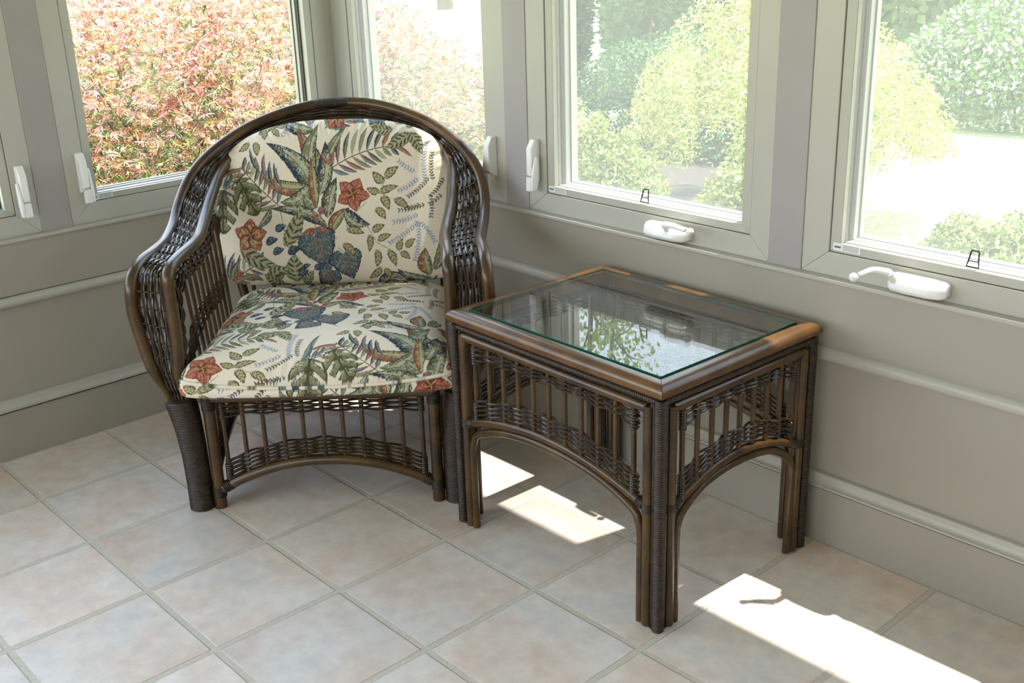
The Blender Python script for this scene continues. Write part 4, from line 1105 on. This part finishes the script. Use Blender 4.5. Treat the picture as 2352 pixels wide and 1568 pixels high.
shrub('shade_foliage', 'low dark green foliage standing in for the shade under and behind the golden shrub', 'shrub', (-2.75, 5.35, GZ), (1.45, .62, .95), 20000, .07, .012, DG, [1]*4, 64, fingers=2, spread=.5, droop=-.3, f=5.)  # dark leaves put in as the shade below and behind the golden cypress
def flower_cols(zr, q):
    n = len(zr); c = np.where((q.rand(n) < .08+.20*zr)[:, None], np.array([.85, .85, .80]), np.array([(.13, .22, .06), (.18, .28, .08), (.22, .32, .10)])[q.randint(0, 3, n)])
    return c
shrub('flowering_shrub', 'white flowering shrub across the lawn in the rightmost window', 'shrub', (-1.15, 8.3, GZ+.2), (1.35, .9, .95), 26000, .06, .020, flower_cols, None, 71, spread=.6, droop=.1, f=5.)
MG = [(.14, .24, .07), (.19, .30, .09), (.10, .18, .05)]
G2 = 'broad trees at the far side of the lawn'
for k, (cx, cy, r_, h, lab) in enumerate(((-5.4, 14.5, 1.5, 4.2, 'hazy green tree far across the lawn, above the golden shrub in the rightmost window'), (-1.9, 15.5, 1.6, 4.6, 'hazy green tree far across the lawn, behind the white flowering shrub'), (1.6, 14.5, 1.5, 4.4, 'hazy green tree far across the lawn, rightmost in the rightmost window'))):
    shrub('leafy_tree', lab, 'tree', (cx, cy, GZ+1.6), (r_, r_, h*.62), 9000, .22, .07, MG, [1]*3, 81+k, spread=.7, droop=.2, f=2.5, trunk=(.16, 2.4), group=G2)
LG = [(.36, .48, .12), (.46, .56, .14), (.26, .38, .09)]
G3 = 'trees mirrored in the glass tabletop'
for k, (cx, cy, h, lab) in enumerate(((-7.6, 9.9, 7.4, 'open crowned tree mirrored at the left of the glass tabletop'), (-4.6, 10.6, 7.0, 'open crowned tree mirrored in the middle of the glass tabletop'), (-1.8, 10.2, 7.2, 'open crowned tree mirrored at the right of the glass tabletop'))):
    root = empty('birch_tree', (cx, cy, GZ)); tag(root, lab, 'tree', G3); q = np.random.RandomState(91+k)
    m = MB(); P, D = [], []
    for t in range(2):
        top = np.array([q.normal()*.5, q.normal()*.4, h]); b0 = np.array([(t-.5)*.35, 0, 0.])
        st = spline([b0, (b0+top)/2+q.normal(size=3)*.12, top], 26); m.tube(st, np.linspace(.10, .02, 26), 8)
        for b in range(26):
            i = q.randint(6, 25); s0 = st[i]; e = s0+unit(q.normal(size=3)*np.array([1, 1, .35])+np.array([0, 0, .35]))*q.uniform(.5, 1.0)
            br = spline([s0, (s0+e)/2+np.array([0, 0, .12]), e], 8); m.tube(br, np.linspace(.022, .005, 8), 5)
            for l in br[2:]:
                kk = 11; P.append(l+q.normal(size=(kk, 3))*.22); 
    P = np.vstack(P); n_ = len(P); D = unit(q.normal(size=(n_, 3))+np.array([0, 0, -.5]))*q.uniform(.07, .13, (n_, 1)); W_ = unit(np.cross(D, q.normal(size=(n_, 3))))*.032
    leaves_mesh('foliage', P, D, W_, pick(n_, LG, [1]*3, q), root); m.build('trunk', M['bark'], root, smooth=60)
G4 = 'trees far out on the lawn'
for k, (cx, cy, r_, lab) in enumerate(((-20.4, 14.4, .42, 'thick tree trunk far out on the lawn behind the maple'), (-18.2, 15.4, .20, 'thin tree trunk far out on the lawn, right of the thick one'))):
    shrub('lawn_tree', lab, 'tree', (cx, cy, GZ+4.4+k*.3), ((1.1, .7)[k], (1.0, .7)[k], 1.9), (6000, 2500)[k], .25, .08, MG, [1]*3, 96+k, spread=.7, droop=.2, f=2.5, branches=6, trunk=(r_, 4.2), group=G4)
